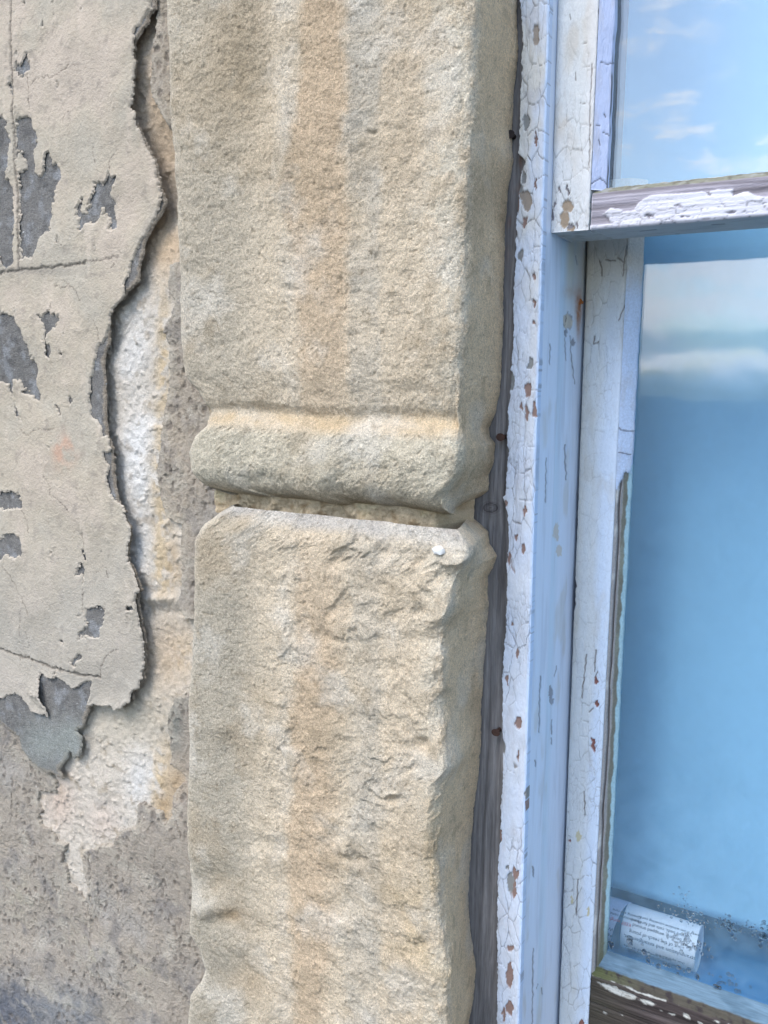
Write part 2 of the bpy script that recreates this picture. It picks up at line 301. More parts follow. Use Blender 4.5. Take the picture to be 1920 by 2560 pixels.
# a scatter of tiny paint losses
sp_ = worley(wx/.016, wz/.016, 71); s_paint = np.maximum(s_paint, np.where((sp_[2] > .78) & (fbm(gx, gz, .12, 2, 72) > -.05), .0011-sp_[0]*.016-.0007*(1-(sp_[2]-.78)/.22), -1))
s_cem = sdf(wx, wz, edge_cem, 3.0)+.0010
s_pock = sdf(wx+.0010*fbm(gx, gz, .004, 3, 15), wz+.001*fbm(gx, gz, .004, 3, 16), pocket, .08)
gr = np.zeros_like(gx); grd = np.full_like(gx, 9.)
for pts, w, dpt in grooves:
    d, _ = seg_dist(wx, wz, pts, pad=.01); gr = np.maximum(gr, dpt*(1-ss(w*.4, w*1.6, d))); grd = np.minimum(grd, d/w)
pxx, pyy = px_of(gx, np.full_like(gx, YW), gz)
wall = thing('rendered_wall', 'flaking cream painted render wall left of the carved stone', 'wall')
def blob(px, py, rx, ry): return np.exp(-((pxx-px)/rx)**2-((pyy-py)/ry)**2)
nz1 = fbm(gx, gz, .07, 4, 21); nz2 = fbm(gx, gz, .012, 4, 22); nz3 = fbm(gx*1.6, gz*.5, .03, 4, 23)
# paint
fine = .00022*fbm(gx, gz, .0045, 3, 31)+.00035*fbm(gx*1.5, gz*.6, .014, 3, 32)
lift = .0012*np.exp(np.minimum(s_paint, 0)/.004)*ss(-.2, .5, fbm(gx, gz, .02, 2, 33))
lift += .006*np.exp(-np.maximum(-s_paint, 0)/.008)*np.clip(blob(112, 1740, 38, 45)+.5*blob(330, 1540, 40, 160)+.6*blob(300, 1770, 60, 40), 0, 1)
drop = ss(-.0002, .0007, s_paint)
yp = YW+wavy+fine-lift+gr+drop*.0015-.0004*ss(.1, .5, fbm(gx, gz, .03, 3, 37))
colp = np.broadcast_to(lin((173, 160, 141)), gx.shape+(3,)).copy()
colp = mixc(colp, (178, 163, 146), ss(.0, .6, nz1+.25*(1-pyy/1000)))
colp = mixc(colp, (169, 159, 143), ss(.05, .6, -nz1+.15)*.8)
colp = mixc(colp, (190, 174, 156), ss(.15, .7, nz3)*.6)
colp = mixc(colp, (138, 128, 116), ss(.2, .6, nz2)*.45)
colp = mixc(colp, (190, 150, 125), np.clip(blob(160, 1130, 26, 34)*(.6+1.5*nz2), 0, .7))
colp = mixc(colp, (158, 151, 141), ss(1150, 1700, pyy)*.55)
colp = mixc(colp, (120, 112, 102), np.clip(1-grd/2.6, 0, 1)*.55)
colp = mixc(colp, (88, 80, 70), np.clip(1-grd/1.1, 0, 1)*.75)
colp = mixc(colp, (112, 106, 98), blob(70, 675, 90, 12)*.5)
colp = mixc(colp, (190, 178, 162), ss(-.0012, -.0002, s_paint)*.5)
grid('paint_coat', gx, yp, gz, m_paintwall, wall, colp, s_paint < .0004)
# cement render under the paint
dropc = ss(-.0003, .0009, s_cem)
thick = .0013*np.ones_like(gx)
yc = YW+.0016+wavy+.0005*fbm(gx, gz, .006, 4, 41)+.3*gr+dropc*thick
colc = np.broadcast_to(lin((122, 118, 113)), gx.shape+(3,)).copy()
colc = mixc(colc, (142, 141, 140), ss(0, .5, fbm(gx, gz, .018, 5, 42))); colc = mixc(colc, (100, 97, 94), ss(.05, .5, fbm(gx, gz, .014, 5, 43))*.8)
colc = mixc(colc, (150, 137, 120), ss(-.004, -.0008, s_cem+.0015*nz2)*.85)
colc = mixc(colc, (158, 160, 152), np.clip(blob(110, 1860, 60, 60)+blob(180, 1850, 30, 50), 0, 1)*.8)
colc = mixc(colc, (210, 208, 205), ss(.62, .75, fbm(gx, gz, .0022, 2, 44)))
grid('cement_render', gx, yc, gz, m_cement, wall, colc, s_cem < .0005)
# old blistered render low down and beside the stone
f1, fe, cid = worley(wx/.0062, wz/.0085, 51)
pits = np.where(cid > .55, ss(.42, .20, f1+.25*nz2), 0)*ss(-.35, .25, fbm(gx, gz, .05, 3, 52))
f1b, feb, cidb = worley(wx/.0034, wz/.005, 53); pits2 = np.where(cidb > .6, ss(.45, .2, f1b), 0)*ss(-.2, .3, fbm(gx, gz, .04, 3, 54))
blis = fbm(wx, wz, .011, 4, 55)
flk = ss(.06, .12, fbm(wx*1.1, wz*.7, .02, 4, 56))
drops = ss(.0008, -.0022, s_pock)
ys = YW+.0052+wavy*1.2-.0008*blis+.0011*pits+.0007*pits2-.0006*flk+.0004*fbm(gx, gz, .003, 3, 57)+drops*.012
ys = ys+.0004*ss(1900, 1700, pyy)*ss(380, 430, pxx) - .0025*blob(225, 2200, 12, 100)
rd, _ = seg_dist(wx, wz, W([(690, 880), (690, 1100), (700, 1400), (700, 1560)], D0), pad=.02)
ys = ys+.0016*ss(.007, .005, rd)
for pts in (W([(740, 1120), (735, 1200), (750, 1340)], D0), W([(640, 1280), (650, 1380)], D0), W([(470, 1420), (520, 1490), (560, 1550)], D0), W([(530, 1140), (580, 1240)], D0), W([(360, 1090), (400, 1200)], D0), W([(1010, 1370), (1040, 1460)], D0), W([(1490, 1640), (1530, 1740), (1490, 1800)], D0), W([(1005, 1630), (1025, 1720)], D0), W([(1330, 320), (1360, 420)], D0), W([(1390, 660), (1410, 750)], D0), W([(740, 1830), (760, 1920)], D0), W([(650, 1800), (690, 1870)], D0), W([(180, 720), (195, 780)], D0), W([(50, 400), (60, 520)], D0), W([(90, 540), (95, 600)], D0)):
    d, _ = seg_dist(wx, wz, pts, pad=.01); ys = ys+.0016*(1-ss(.0003, .0011, d))
cols = np.broadcast_to(lin((166, 154, 139)), gx.shape+(3,)).copy()
cols = mixc(cols, (166, 158, 148), ss(.0, .6, nz1)*.8); cols = mixc(cols, (134, 127, 120), ss(.1, .55, -fbm(gx, gz, .03, 4, 58))*.8)
cols = mixc(cols, (178, 168, 148), np.clip(blob(40, 2260, 40, 60)+blob(225, 2400, 30, 40)+.7*blob(170, 2340, 40, 45)+.6*blob(340, 2440, 60, 60), 0, 1)*ss(-.2, .4, nz2)*.8)
cols = mixc(cols, (92, 96, 106), np.clip(blob(-60, 2600, 240, 150)*1.3-.1+.5*nz1+.5*nz2, 0, 1)*ss(2360, 2500, pyy)*.85)
cols = mixc(cols, (128, 134, 138), np.clip(blob(150, 2520, 90, 60), 0, 1)*.5)
cols = mixc(cols, (118, 120, 112), np.clip(blob(425, 1800, 25, 110), 0, 1)*.8)
cols = mixc(cols, (170, 140, 105), np.clip(blob(430, 1960, 35, 50)*(.8+nz2), 0, 1)*.75)
cols = mixc(cols, (176, 160, 138), np.clip(blob(430, 150, 50, 300)+.6*blob(430, 1100, 50, 300)+blob(420, 1330, 35, 90)*.7, 0, 1)*(.5+.5*ss(-.2, .3, nz2)))
cols = mixc(cols, (192, 180, 162), ss(.014, .0, s_pock+.006*nz2)*ss(-.3, .25, nz2)*.75)
cols = mixc(cols, (186, 176, 160), ss(.1, .5, fbm(gx, gz, .025, 5, 59))*.5)
cols = mixc(cols, (186, 178, 168), ss(.45, .9, f1b)*.12)
cols = mixc(cols, (112, 102, 92), pits*.55)
grid('scratch_render', gx, ys, gz, m_scratch, wall, cols, (s_pock > -.004) & ((s_cem > -.006) | (s_pock < .01)))
# soft stone backing bared in the hollow
deep = .022*ss(330, 250, pxx)*0
hol = ss(1650, 1500, pyy)
edge_d = np.clip(s_cem/.05, 0, 1)
pocket_y = .0085+.0030*hol*(1-ss(-.004, .040, s_cem))+.006*blob(400, 330, 60, 170)+.005*blob(420, 1620, 60, 90)+.003*blob(420, 480, 50, 60)-.0035*blob(380, 1500, 50, 12)+.003*blob(380, 1535, 50, 16)
pocket_y += .004*blob(340, 640, 60, 90)*0 - .003*blob(395, 850, 20, 350)*0
yb_ = YW+pocket_y+wavy+.0022*fbm(gx, gz, .035, 4, 61)+.0011*fbm(gx, gz, .007, 4, 62)-.0012*ss(.2, .5, fbm(gx, gz, .009, 3, 64))+.0012*(nz2 > .45)*0
colb = np.broadcast_to(lin((206, 194, 178)), gx.shape+(3,)).copy()
colb = mixc(colb, (224, 218, 210), ss(-.1, .5, nz1)*np.clip(blob(320, 1150, 60, 500)+blob(310, 1930, 60, 90)+.6*blob(300, 2060, 60, 60), 0, 1))
colb = mixc(colb, (218, 214, 208), np.clip(blob(325, 1400, 28, 120)+blob(335, 1960, 35, 65)+.5*blob(310, 1150, 40, 250), 0, 1)*.8)
colb = mixc(colb, (206, 182, 146), np.clip(blob(392, 900, 20, 200)+blob(385, 1250, 20, 180)+blob(400, 1430, 30, 70)+blob(385, 1960, 26, 110)+.6*blob(440, 1640, 50, 60), 0, 1)*ss(-.45, .1, nz2)*.85)
colb = mixc(colb, (180, 152, 116), np.clip(blob(395, 2030, 26, 40)+blob(425, 1960, 30, 50)+.6*blob(420, 1400, 18, 80), 0, 1)*.8)
colb = mixc(colb, (196, 168, 135), np.clip(blob(380, 300, 70, 260)+blob(400, 620, 60, 60)+.7*blob(400, 1650, 60, 110), 0, 1)*.75)
colb = mixc(colb, (205, 178, 158), np.clip(blob(130, 2010, 40, 70)+.7*blob(240, 2060, 40, 50), 0, 1)*.6)
colb = mixc(colb, (186, 174, 152), np.clip(blob(300, 1800, 120, 90), 0, 1)*.6)
colb = mixc(colb, (150, 128, 98), ss(.25, .6, fbm(gx, gz, .02, 4, 63))*.4)
colb = mixc(colb, (158, 140, 116), ss(.33, .5, nz2)*.35)
grid('stone_backing', gx, yb_, gz, m_sand, wall, colb, (s_pock < .012) & (s_cem > -.030))
bm = bmesh.new(); add_box(bm, -1.8, -.262, .580, .98, -1.5, .9); from_bm('wall_core', bm, pmat('core_stone', (150, 138, 120), .9), wall)

# ------------------------------------------------------------------ carved sandstone blocks
MO, MS = (450, 900), 850/1659.; KO, KS = (400, 0), 920/1659.; LO = (400, 1450)
def npx(l, o, s): return [(o[0]+x*s, o[1]+y*s) for x, y in l]
oL = npx([(20, -900), (35, 0), (45, 200), (50, 450), (70, 700), (85, 900), (95, 1200), (100, 1500)], KO, KS)+npx([(20, 0), (30, 80), (80, 150), (130, 260), (140, 320), (90, 370), (62, 450), (65, 540), (100, 610), (190, 650), (270, 680), (285, 690), (210, 735), (120, 800), (78, 880), (72, 1000)], MO, MS)+npx([(165, 0), (155, 300), (135, 500), (140, 700), (130, 950), (130, 1200), (150, 1400), (140, 1580), (180, 1650), (205, 1750), (180, 1820), (140, 1880), (130, 2002), (130, 2900)], LO, KS)
oB = npx([(1600, -900), (1600, 0), (1605, 250), (1580, 450), (1575, 600), (1580, 720), (1560, 850), (1545, 1000), (1540, 1250), (1535, 1500), (1530, 1623)], KO, KS)+npx([(1550, 150), (1530, 260), (1495, 330), (1500, 380), (1525, 410), (1520, 500), (1500, 560), (1495, 640), (1450, 670), (1370, 700), (1360, 725), (1450, 800), (1495, 840), (1500, 900), (1535, 960), (1520, 1020), (1490, 1060), (1490, 1171)], MO, MS)+npx([(1470, 100), (1455, 300), (1440, 550), (1435, 750), (1425, 900), (1405, 1050), (1390, 1250), (1380, 1450), (1390, 1600), (1410, 1720), (1410, 1850), (1385, 2002), (1380, 2900)], LO, KS)
oA = npx([(1400, -900), (1400, 0), (1395, 300), (1385, 600), (1370, 900), (1355, 1200), (1350, 1500)], KO, KS)+npx([(1340, 0), (1330, 200), (1312, 265), (1350, 380), (1360, 480), (1330, 580), (1260, 670), (1215, 700), (1270, 770), (1350, 850), (1420, 980), (1330, 1030), (1300, 1100)], MO, MS)+npx([(1305, 30), (1310, 150), (1240, 220), (1250, 400), (1240, 550), (1280, 780), (1310, 860), (1240, 930), (1220, 1100), (1215, 1250), (1250, 1500), (1270, 1650), (1290, 1750), (1280, 1900), (1280, 2002), (1270, 2900)], LO, KS)
def curve(pxs, y):
    w = np.array([P(x, z, y) for x, z in pxs]); o = np.argsort(w[:, 1]); return w[o, 1], w[o, 0]
cL, cA, cB = curve(oL, .506), curve(oA, Y0), curve(oB, .566)
_z = np.linspace(cA[0][0], cA[0][-1], 900); _k = np.hanning(27); _k /= _k.sum()
cA = (_z, np.convolve(np.pad(np.interp(_z, *cA), 13, mode='edge'), _k, 'valid')+.0030)
zj = P(860, 1262, .54)[1]                    # joint height
def stone(name, z_lo, z_hi, seed, rough_amp, lower, label):
    zs = np.arange(max(z_lo, -.56), min(z_hi, .30), .0008)
    if z_lo < -.56: zs = np.concatenate([np.linspace(z_lo, -.561, 40), zs])
    if z_hi > .30: zs = np.concatenate([zs, np.linspace(.301, z_hi, 40)])
    # profile stations: left return, left arris, face, right arris, right return
    u = np.concatenate([np.linspace(0, 1, 50), 1+np.linspace(0, 1, 310)[1:], 2+np.linspace(0, 1, 120)[1:]])
    U, Zg = np.meshgrid(u, zs)
    jl = .004*fbm(Zg*0+U*.3, Zg, .02, 3, seed)*.4
    XL = np.interp(Zg, *cL)-.0040+.0012*fbm(Zg, Zg*0+1, .02, 3, seed); XA = np.interp(Zg, *cA); XB = np.interp(Zg, *cB)+.001*fbm(Zg, Zg*0+2, .015, 3, seed+1)
    k = np.array([.25, .5, .25])
    X = np.where(U < 1, XL, np.where(U < 2, XL+(XA-XL)*(U-1), XA+(XB-XA)*(U-2)))
    Y = np.where(U < 1, YB-(YB-Y0)*U, np.where(U < 2, Y0, Y0+(YB-Y0)*(U-2)))
    sy = np.where(U < 1, 0, 0)
    ppx, ppy = px_of(X, Y, Zg)
    # rounded arrises by averaging stations at constant height
    for it in range(230):
        X[:, 1:-1] = .25*X[:, :-2]+.5*X[:, 1:-1]+.25*X[:, 2:]; Y[:, 1:-1] = .25*Y[:, :-2]+.5*Y[:, 1:-1]+.25*Y[:, 2:]
    q = np.where(U < 1, -(1-U)*.07, np.where(U < 2, (U-1)*.235, .235+(U-2)*.07))          # unrolled coordinate
    face = ss(.75, 1.03, U)*ss(2.35, 1.98, U)
    dz = Zg-zj
    D = np.zeros_like(X)
    if not lower:                            # cove, roll, undercut
        zc = P(800, 1040, Y0)[1]; wv = .004*fbm(q, q*0, .12, 3, 5)
        D += .0070*np.exp(-((Zg-zc-wv)/.0065)**2)+.0035*np.exp(-((Zg-zc-wv-.012)/.012)**2)
        D -= .0022*np.exp(-((Zg-(zc-.026))/.019)**2)
        zb_ = P(800, 1228, Y0)[1]+.003*fbm(q, q*0, .05, 3, 6)
        t = np.clip((zb_+.012-Zg)/.023, 0, 1); D += .030*(1-np.sqrt(1-.985*t*t))
        D += .0012*ss(.0, .06, Zg-zc)*0
    else:                                    # sloping broken top edge
        zt = P(840, 1330, Y0)[1]+.005*fbm(q, Zg*.5, .035, 4, 9)
        t = np.clip((Zg-zt+.010)/.037, 0, 1); D += .036*(1-np.sqrt(1-.985*t*t))**.9
    B = np.zeros_like(X)                     # bulges (+) and hollows (-) at places read from the photograph
    feats_u = [(640, 230, 45, 130, -.0030), (560, 60, 45, 140, .0012), (700, 330, 25, 200, .0016), (925, 330, 16, 8, -.0014), (910, 500, 36, 420, -.0016), (870, 640, 14, 500, .0007), (722, 722, 18, 9, -.0014), (940, 650, 10, 10, -.001), (1000, 780, 30, 120, -.0008), (480, 400, 40, 200, .0012), (560, 640, 60, 250, -.0018), (1080, 300, 40, 300, .0008), (800, 1145, 30, 30, .0010), (640, 1200, 40, 18, -.0012), (1020, 1160, 60, 30, .0008)]
    feats_l = [(1052, 1862, 24, 14, -.005), (1110, 1905, 40, 40, .004), (1118, 1525, 34, 40, .0045), (1050, 1530, 20, 14, -.003), (1070, 1600, 60, 30, -.003), (975, 2000, 24, 10, -.0045), (930, 1985, 18, 10, -.003), (1060, 2000, 50, 18, .002), (880, 2000, 34, 380, -.0024), (800, 1590, 34, 22, -.003), (845, 1560, 30, 24, .0022), (770, 1560, 20, 18, -.002), (868, 1510, 10, 45, -.0022), (1150, 1405, 40, 10, .006), (1120, 1440, 60, 22, -.004), (1040, 1400, 24, 18, -.003), (960, 1380, 24, 18, -.003), (850, 1400, 26, 24, -.003), (900, 1370, 20, 12, .002), (790, 1400, 20, 60, .0015), (530, 2210, 46, 40, -.0045), (520, 2270, 34, 26, .004), (570, 2300, 40, 24, -.004), (640, 2330, 60, 30, -.002), (600, 2360, 50, 30, .002), (560, 2440, 60, 40, -.003), (700, 2080, 40, 24, .0015), (590, 1900, 60, 120, -.002), (640, 2110, 40, 24, -.002), (560, 1820, 40, 20, .0014), (860, 2120, 16, 18, .003), (890, 2150, 30, 12, -.003), (1060, 2360, 40, 24, -.003), (1020, 2420, 40, 20, .002), (560, 1480, 60, 50, .0015), (690, 1440, 50, 60, -.002), (1100, 1700, 24, 120, -.0015), (1030, 1720, 24, 24, .002), (980, 1670, 24, 20, -.002), (1000, 2200, 60, 60, .0018), (1070, 2060, 30, 60, .002)]
    for fx, fy, rx, ry, h in (feats_l if lower else feats_u):
        jx = ppx+10*pn(ppx/30., ppy/30., 3); jy = ppy+10*pn(ppx/30., ppy/30., 4)
        B += (h if lower else 1.7*h)*np.exp(-((jx-fx)/rx)**2-((jy-fy)/ry)**2)
    n1 = fbm(q, Zg, .06, 3, seed+2); n2 = fbm(q, Zg, .016, 4, seed+3); n3 = fbm(q, Zg, .0045, 3, seed+4); nr = 1-np.abs(fbm(q, Zg*.8, .022, 4, seed+8))*2
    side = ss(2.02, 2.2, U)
    amp = rough_amp*(1-.75*side)
    soft = ss(.06, .12, q)*(1-side) if lower else 1.0
    fold = np.cos((q+.010*fbm(q, Zg*.35, .12, 3, seed+15))*2*np.pi/.046+1.1)*ss(-.3, .4, fbm(q*2, Zg*.5, .12, 2, seed+16))*(1-side)*ss(.02, .05, q)
    n9 = fbm(q, Zg, .0095, 3, seed+17); pit = ss(.28, .55, fbm(q, Zg, .0055, 2, seed+18))
    rel = amp*(.0018*n1+(.0008+.0008*soft)*n2)+(1-.55*side)*(.00050*n3+.00038*n9-.0006*pit+.00045*fbm(q, Zg, .0022, 2, seed+14))+(.0011 if not lower else .0009)*fold
    if lower: rel += soft*(.0012*ss(.0, .2, n2)*ss(-.1, .25, n1)+.0014*fbm(q, Zg, .022, 3, seed+19)*ss(.10, .14, q))
    OUT = (rel+B*face-D*1.0*face)
    # push along the local outward direction: face -Y, returns -X / +X
    wl_ = ss(1.02, .9, U); wr = ss(1.97, 2.1, U)
    Y = Y-OUT*(1-.0*wl_)*np.clip(1-wr, 0, 1)*np.clip(1-.6*wl_, 0, 1)
    X = X-rel*wl_+rel*wr
    # the returns follow the undercut so that both sides meet it
    Y = np.where(U > 1.3, np.maximum(Y, Y0+D*.97-.0015), Y)
    Y = np.minimum(Y, YB+.004)
    col = np.broadcast_to(lin((219, 200, 173)), X.shape+(3,)).copy()
    wpx = ppx+26*fbm(q, Zg, .05, 4, seed+5)+9*pn(q/.006, Zg/.006, seed+6)
    edge_l = np.interp(ppy, [-200, 0, 150, 260, 400, 480, 560, 700, 900, 1300, 1600, 1900, 2150, 2300, 2560], [770, 765, 750, 745, 715, 690, 715, 735, 740, 735, 738, 728, 712, 725, 732])
    edge_r = np.interp(ppy, [-200, 0, 400, 800, 1000, 1500, 1800, 2050, 2300, 2560], [868, 865, 868, 862, 855, 842, 838, 835, 830, 800])
    band = ss(-16, 16, wpx-edge_l)*ss(30, -30, wpx-edge_r)
    band2 = ss(-30, 30, wpx-952)*ss(1130, 1010, wpx)
    coolw = ss(10, -60, wpx-edge_l)*ss(-250, 0, wpx-edge_l+150)
    fade = np.interp(ppy, [0, 700, 900, 1000, 1060, 1350, 1450, 1700, 2560], [1, .9, .75, .5, .15, .2, .55, .9, .8])
    col = mixc(col, (176, 166, 148), ss(700, 560, wpx)*np.interp(ppy, [0, 400, 900, 1060, 1300, 1450, 2560], [.5, .55, .65, .25, .35, .8, .8]))  # greyer left part; the lower block's shading is put into this colour
    col = mixc(col, (206, 180, 149), band*fade*.95)
    col = mixc(col, (206, 184, 156), band2*np.interp(ppy, [0, 300, 650, 900, 1500, 1900, 2300, 2560], [.9, .75, .25, .1, .1, .35, .5, .6])*.75*(.55+.45*ss(-.3, .3, n1)))
    col = mixc(col, (184, 177, 164), ss(852, 884, wpx)*ss(965, 938, wpx)*.6*ss(-.6, .2, n1)*np.interp(ppy, [0, 900, 1050, 1400, 2560], [1, .8, .3, .6, 1]))
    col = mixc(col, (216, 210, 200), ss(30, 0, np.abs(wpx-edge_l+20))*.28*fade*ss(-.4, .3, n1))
    col = mixc(col, (226, 216, 196), ss(1020, 1120, wpx)*ss(.3, -.3, n2)*.55)
    col = mixc(col, (208, 176, 120), np.clip(ss(.0, .5, n1+.1)*ss(1900, 2100, ppy)*ss(930, 1000, ppx)*.32, 0, 1))
    col = mixc(col, (172, 152, 122), np.clip(np.exp(-((ppx-600)/60)**2-((ppy-190)/160)**2)*.6, 0, 1))
    col = mixc(col, (180, 150, 112), np.clip(np.exp(-((ppx-575)/36)**2-((ppy-2290)/20)**2)*.7+np.exp(-((ppx-620)/60)**2-((ppy-2460)/50)**2)*.35, 0, 1))
    if not lower:
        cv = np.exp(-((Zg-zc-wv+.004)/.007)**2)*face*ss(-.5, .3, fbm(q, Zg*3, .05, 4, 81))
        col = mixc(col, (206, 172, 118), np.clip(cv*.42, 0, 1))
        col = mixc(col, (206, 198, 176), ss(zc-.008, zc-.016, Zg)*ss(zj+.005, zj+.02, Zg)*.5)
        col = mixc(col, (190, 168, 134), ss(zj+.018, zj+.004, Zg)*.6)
    else:
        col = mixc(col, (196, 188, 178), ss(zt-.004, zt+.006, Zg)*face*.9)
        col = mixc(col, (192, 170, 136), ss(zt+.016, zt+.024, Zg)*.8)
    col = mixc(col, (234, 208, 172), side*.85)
    col = mixc(col, (182, 162, 134), ss(.0, .6, fbm(q, Zg, .09, 4, seed+21))*.55)
    col = mixc(col, (226, 216, 200), ss(.05, .6, fbm(q, Zg, .05, 4, seed+22))*.5)
    col = mixc(col, (150, 132, 106), ss(.22, .6, n2)*.3)
    col = mixc(col, (222, 210, 190), ss(.7, .95, U)*ss(1.06, 1.0, U)*.55)  # highlight on the left arris, put into the colour
    col = mixc(col, (132, 112, 92), ss(.55, .72, fbm(q, Zg, .0030, 2, seed+31))*.75)
    col = mixc(col, (160, 142, 118), pit*.25)
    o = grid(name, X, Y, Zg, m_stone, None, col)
    return tag(o, label, 'stone block')
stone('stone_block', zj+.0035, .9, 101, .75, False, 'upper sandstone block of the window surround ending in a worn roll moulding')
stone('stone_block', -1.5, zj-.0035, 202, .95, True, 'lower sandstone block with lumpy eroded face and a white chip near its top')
mx_ = np.linspace(-.470, -.2585, 240); mz_ = np.linspace(zj-.012, zj+.012, 26)
gX, gZ = np.meshgrid(mx_, mz_)
gY = .5210+.0052*fbm(gX, gZ, .014, 5, 301)+.0012*fbm(gX, gZ, .003, 3, 304)+.02*ss(-.270, -.2585, gX)
cm = np.broadcast_to(lin((206, 184, 152)), gX.shape+(3,)).copy(); cm = mixc(cm, (176, 150, 116), ss(0, .5, fbm(gX, gZ, .012, 4, 302))); cm = mixc(cm, (215, 196, 160), ss(.1, .5, fbm(gX, gZ, .02, 4, 303)))
gY[:, -12:] += np.linspace(0, 1, 12)**2*.02; gY[:, :12] += np.linspace(1, 0, 12)**2*.02
tag(grid('mortar_joint', gX, gY, gZ, m_sand, None, cm), 'yellow mortar bed squeezed between upper and lower carved stone', 'mortar joint')

# ------------------------------------------------------------------ painted and bare timber
m_timber = vmat('bare_timber', .85, ((500, .0010),), ((700, .75, 1.2), (180, .85, 1.12)), gscale=(1, 1, .08))
m_oldpaint = vmat('cracked_paint', .55, ((260, .0008), (1200, .0003)), ((700, .95, 1.04),), spec=.35, gscale=(1, 1, .4))
m_gloss = vmat('gloss_paint', .32, ((120, .0007), (700, .00012)), ((300, .98, 1.02),), spec=.45, gscale=(1, 1, .12))
m_hpaint = vmat('cracked_rail_paint', .6, ((260, .0006), (1200, .0003)), ((700, .93, 1.05),), spec=.3, gscale=(.3, 1, 1))
m_htimber = vmat('weathered_rail', .9, ((500, .0010),), ((700, .75, 1.2), (180, .85, 1.12)), gscale=(.08, 1, 1))
m_putty = vmat('putty', .8, ((500, .0008),), ((600, .85, 1.12),))
def wood(q, l, seed, base=(112, 110, 114), dark=(82, 78, 78), light=(142, 140, 144)):
    c = np.broadcast_to(lin(base), q.shape+(3,)).copy()
    wob = q+.0012*fbm(q*.3, l, .10, 2, seed)
    g = fbm(wob, l*.03, .004, 4, seed+1); g2 = fbm(wob, l*.02, .0014, 3, seed+2)
    c = mixc(c, light, ss(0, .5, g)); c = mixc(c, dark, ss(.05, .5, -g)); c = mixc(c, dark, ss(.3, .6, g2)*.7)
    h = .0006*g+.0003*g2
    return c, h
def crackle(q, l, seed, w=.0075, stretch=2.2, width=.05):
    qq = q+.0016*fbm(q, l, .010, 3, seed+1); ll = l+.003*fbm(q, l, .014, 3, seed+2)
    f1, fe, cid = worley(qq/w, ll/(w*stretch), seed)
    f1b, feb, cidb = worley(qq/(w*.45)+3, ll/(w*.45*stretch)+5, seed+3)
    mk = ss(-.35, .10, fbm(q, l*.4, .03, 3, seed+4)); mk2 = ss(-.1, .25, fbm(q, l*.4, .025, 3, seed+6))
    wv = width*(.6+.8*hsh(np.floor(cid*997), np.floor(cid*331), seed))
    c = (1-ss(wv*.35, wv, fe))*mk
    c2 = (1-ss(wv*.6, wv*1.6, feb))*mk2*.6
    return np.maximum(c*.8, c2*.8), cid, mk
def ell(ppx, ppy, l, seed):                  # ragged chips: (px, py, rx, ry) -> 1 inside
    r = np.zeros_like(ppx)
    jx = ppx+5*pn(ppx/9., ppy/16., seed)+3*pn(ppx/4., ppy/6., seed+1); jy = ppy+9*pn(ppx/9., ppy/16., seed+2)+3*pn(ppx/4., ppy/6., seed+3)
    for x, y, rx, ry in l: r = np.maximum(r, 1-ss(.85, 1.05, np.hypot((jx-x)/rx, (jy-y)/ry)))
    return r
def lines(ppx, ppy, ls, wpx=1.6, seed=0):
    r = np.zeros_like(ppx); jx = ppx+3*pn(ppx/12., ppy/14., seed+7)
    for pts in ls:
        d, _ = seg_dist(jx, ppy, np.array(pts, float), pad=12); r = np.maximum(r, 1-ss(wpx*.5, wpx*1.5, d))
    return r
frame = thing('window_frame', 'weathered box frame beside the stone, cracked white bead and grey bare timber', 'window frame')
ZT, ZLO = .62, -.80
zf = axis(-.535, .285, .0008, ZLO, ZT)
def pul_x(z): return -.2168-.0085*(z+.13)*.95   # face of the pulley stile, leaning a little
# bare outer lining
xs = np.concatenate([np.linspace(-.272, -.225, 70)]); q, z = np.meshgrid(xs, zf)
cw, hw = wood(q, z, 401, (124, 120, 119), (100, 96, 95), (144, 140, 139))
ppx, ppy = px_of(q, np.full_like(q, YB), z)
kx, ky = 1224, 1270                          # knot
kd = np.hypot((ppx-kx)/17, (ppy-ky)/11); kr = np.exp(-(kd/2.2)**2)
qk = q+.010*kr*np.sign(ppx-kx)*0
ring = (.5+.5*np.cos(kd*9))*np.exp(-(kd/1.6)**2)
cw = mixc(cw, (74, 68, 68), np.clip(ring*.7, 0, 1)); cw = mixc(cw, (60, 52, 50), (1-ss(.06, .18, np.abs(kd-1)))*.8)
cw = mixc(cw, (140, 100, 80), ss(.05, .4, fbm(q, z*.3, .012, 3, 405))*np.interp(ppy, [0, 300, 500, 700], [.5, .6, .5, 0]))
grid('outer_lining', q, YB+.0015-hw*.6, z, m_timber, frame, cw)
bm = bmesh.new(); add_box(bm, -.2715, -.2195, YB+.006, .76, ZLO, ZT); from_bm('box_lining', bm, pmat('lining_wood', (110, 104, 100), .9), frame)
# cracked bead
O1, S1 = (1200, 0), 720/1659.; O2 = (1200, 600); O3 = (1150, 1200); O4, S4 = (1150, 1840), 770/1659.
bl = npx([(225, -800), (225, 0), (240, 250), (230, 450), (225, 640), (215, 880), (252, 930), (232, 1010), (212, 1100), (204, 1250), (200, 1475)], O1, S1)+npx([(190, 250), (185, 550), (165, 900), (155, 1000), (150, 1180), (163, 1215), (150, 1300), (140, 1470)], O2, S1)+npx([(240, 100), (270, 200), (277, 320), (262, 450), (267, 600), (255, 900), (240, 1100), (240, 1470)], O3, S1)+npx([(226, 250), (210, 500), (200, 700), (195, 1000), (195, 1551), (190, 3000)], O4, S4)
cBL = curve(bl, .566)
u = np.concatenate([np.linspace(0, .08, 8), np.linspace(.08, .86, 64)[1:], np.linspace(.86, 1, 22)[1:]]); U, z = np.meshgrid(u, zf)
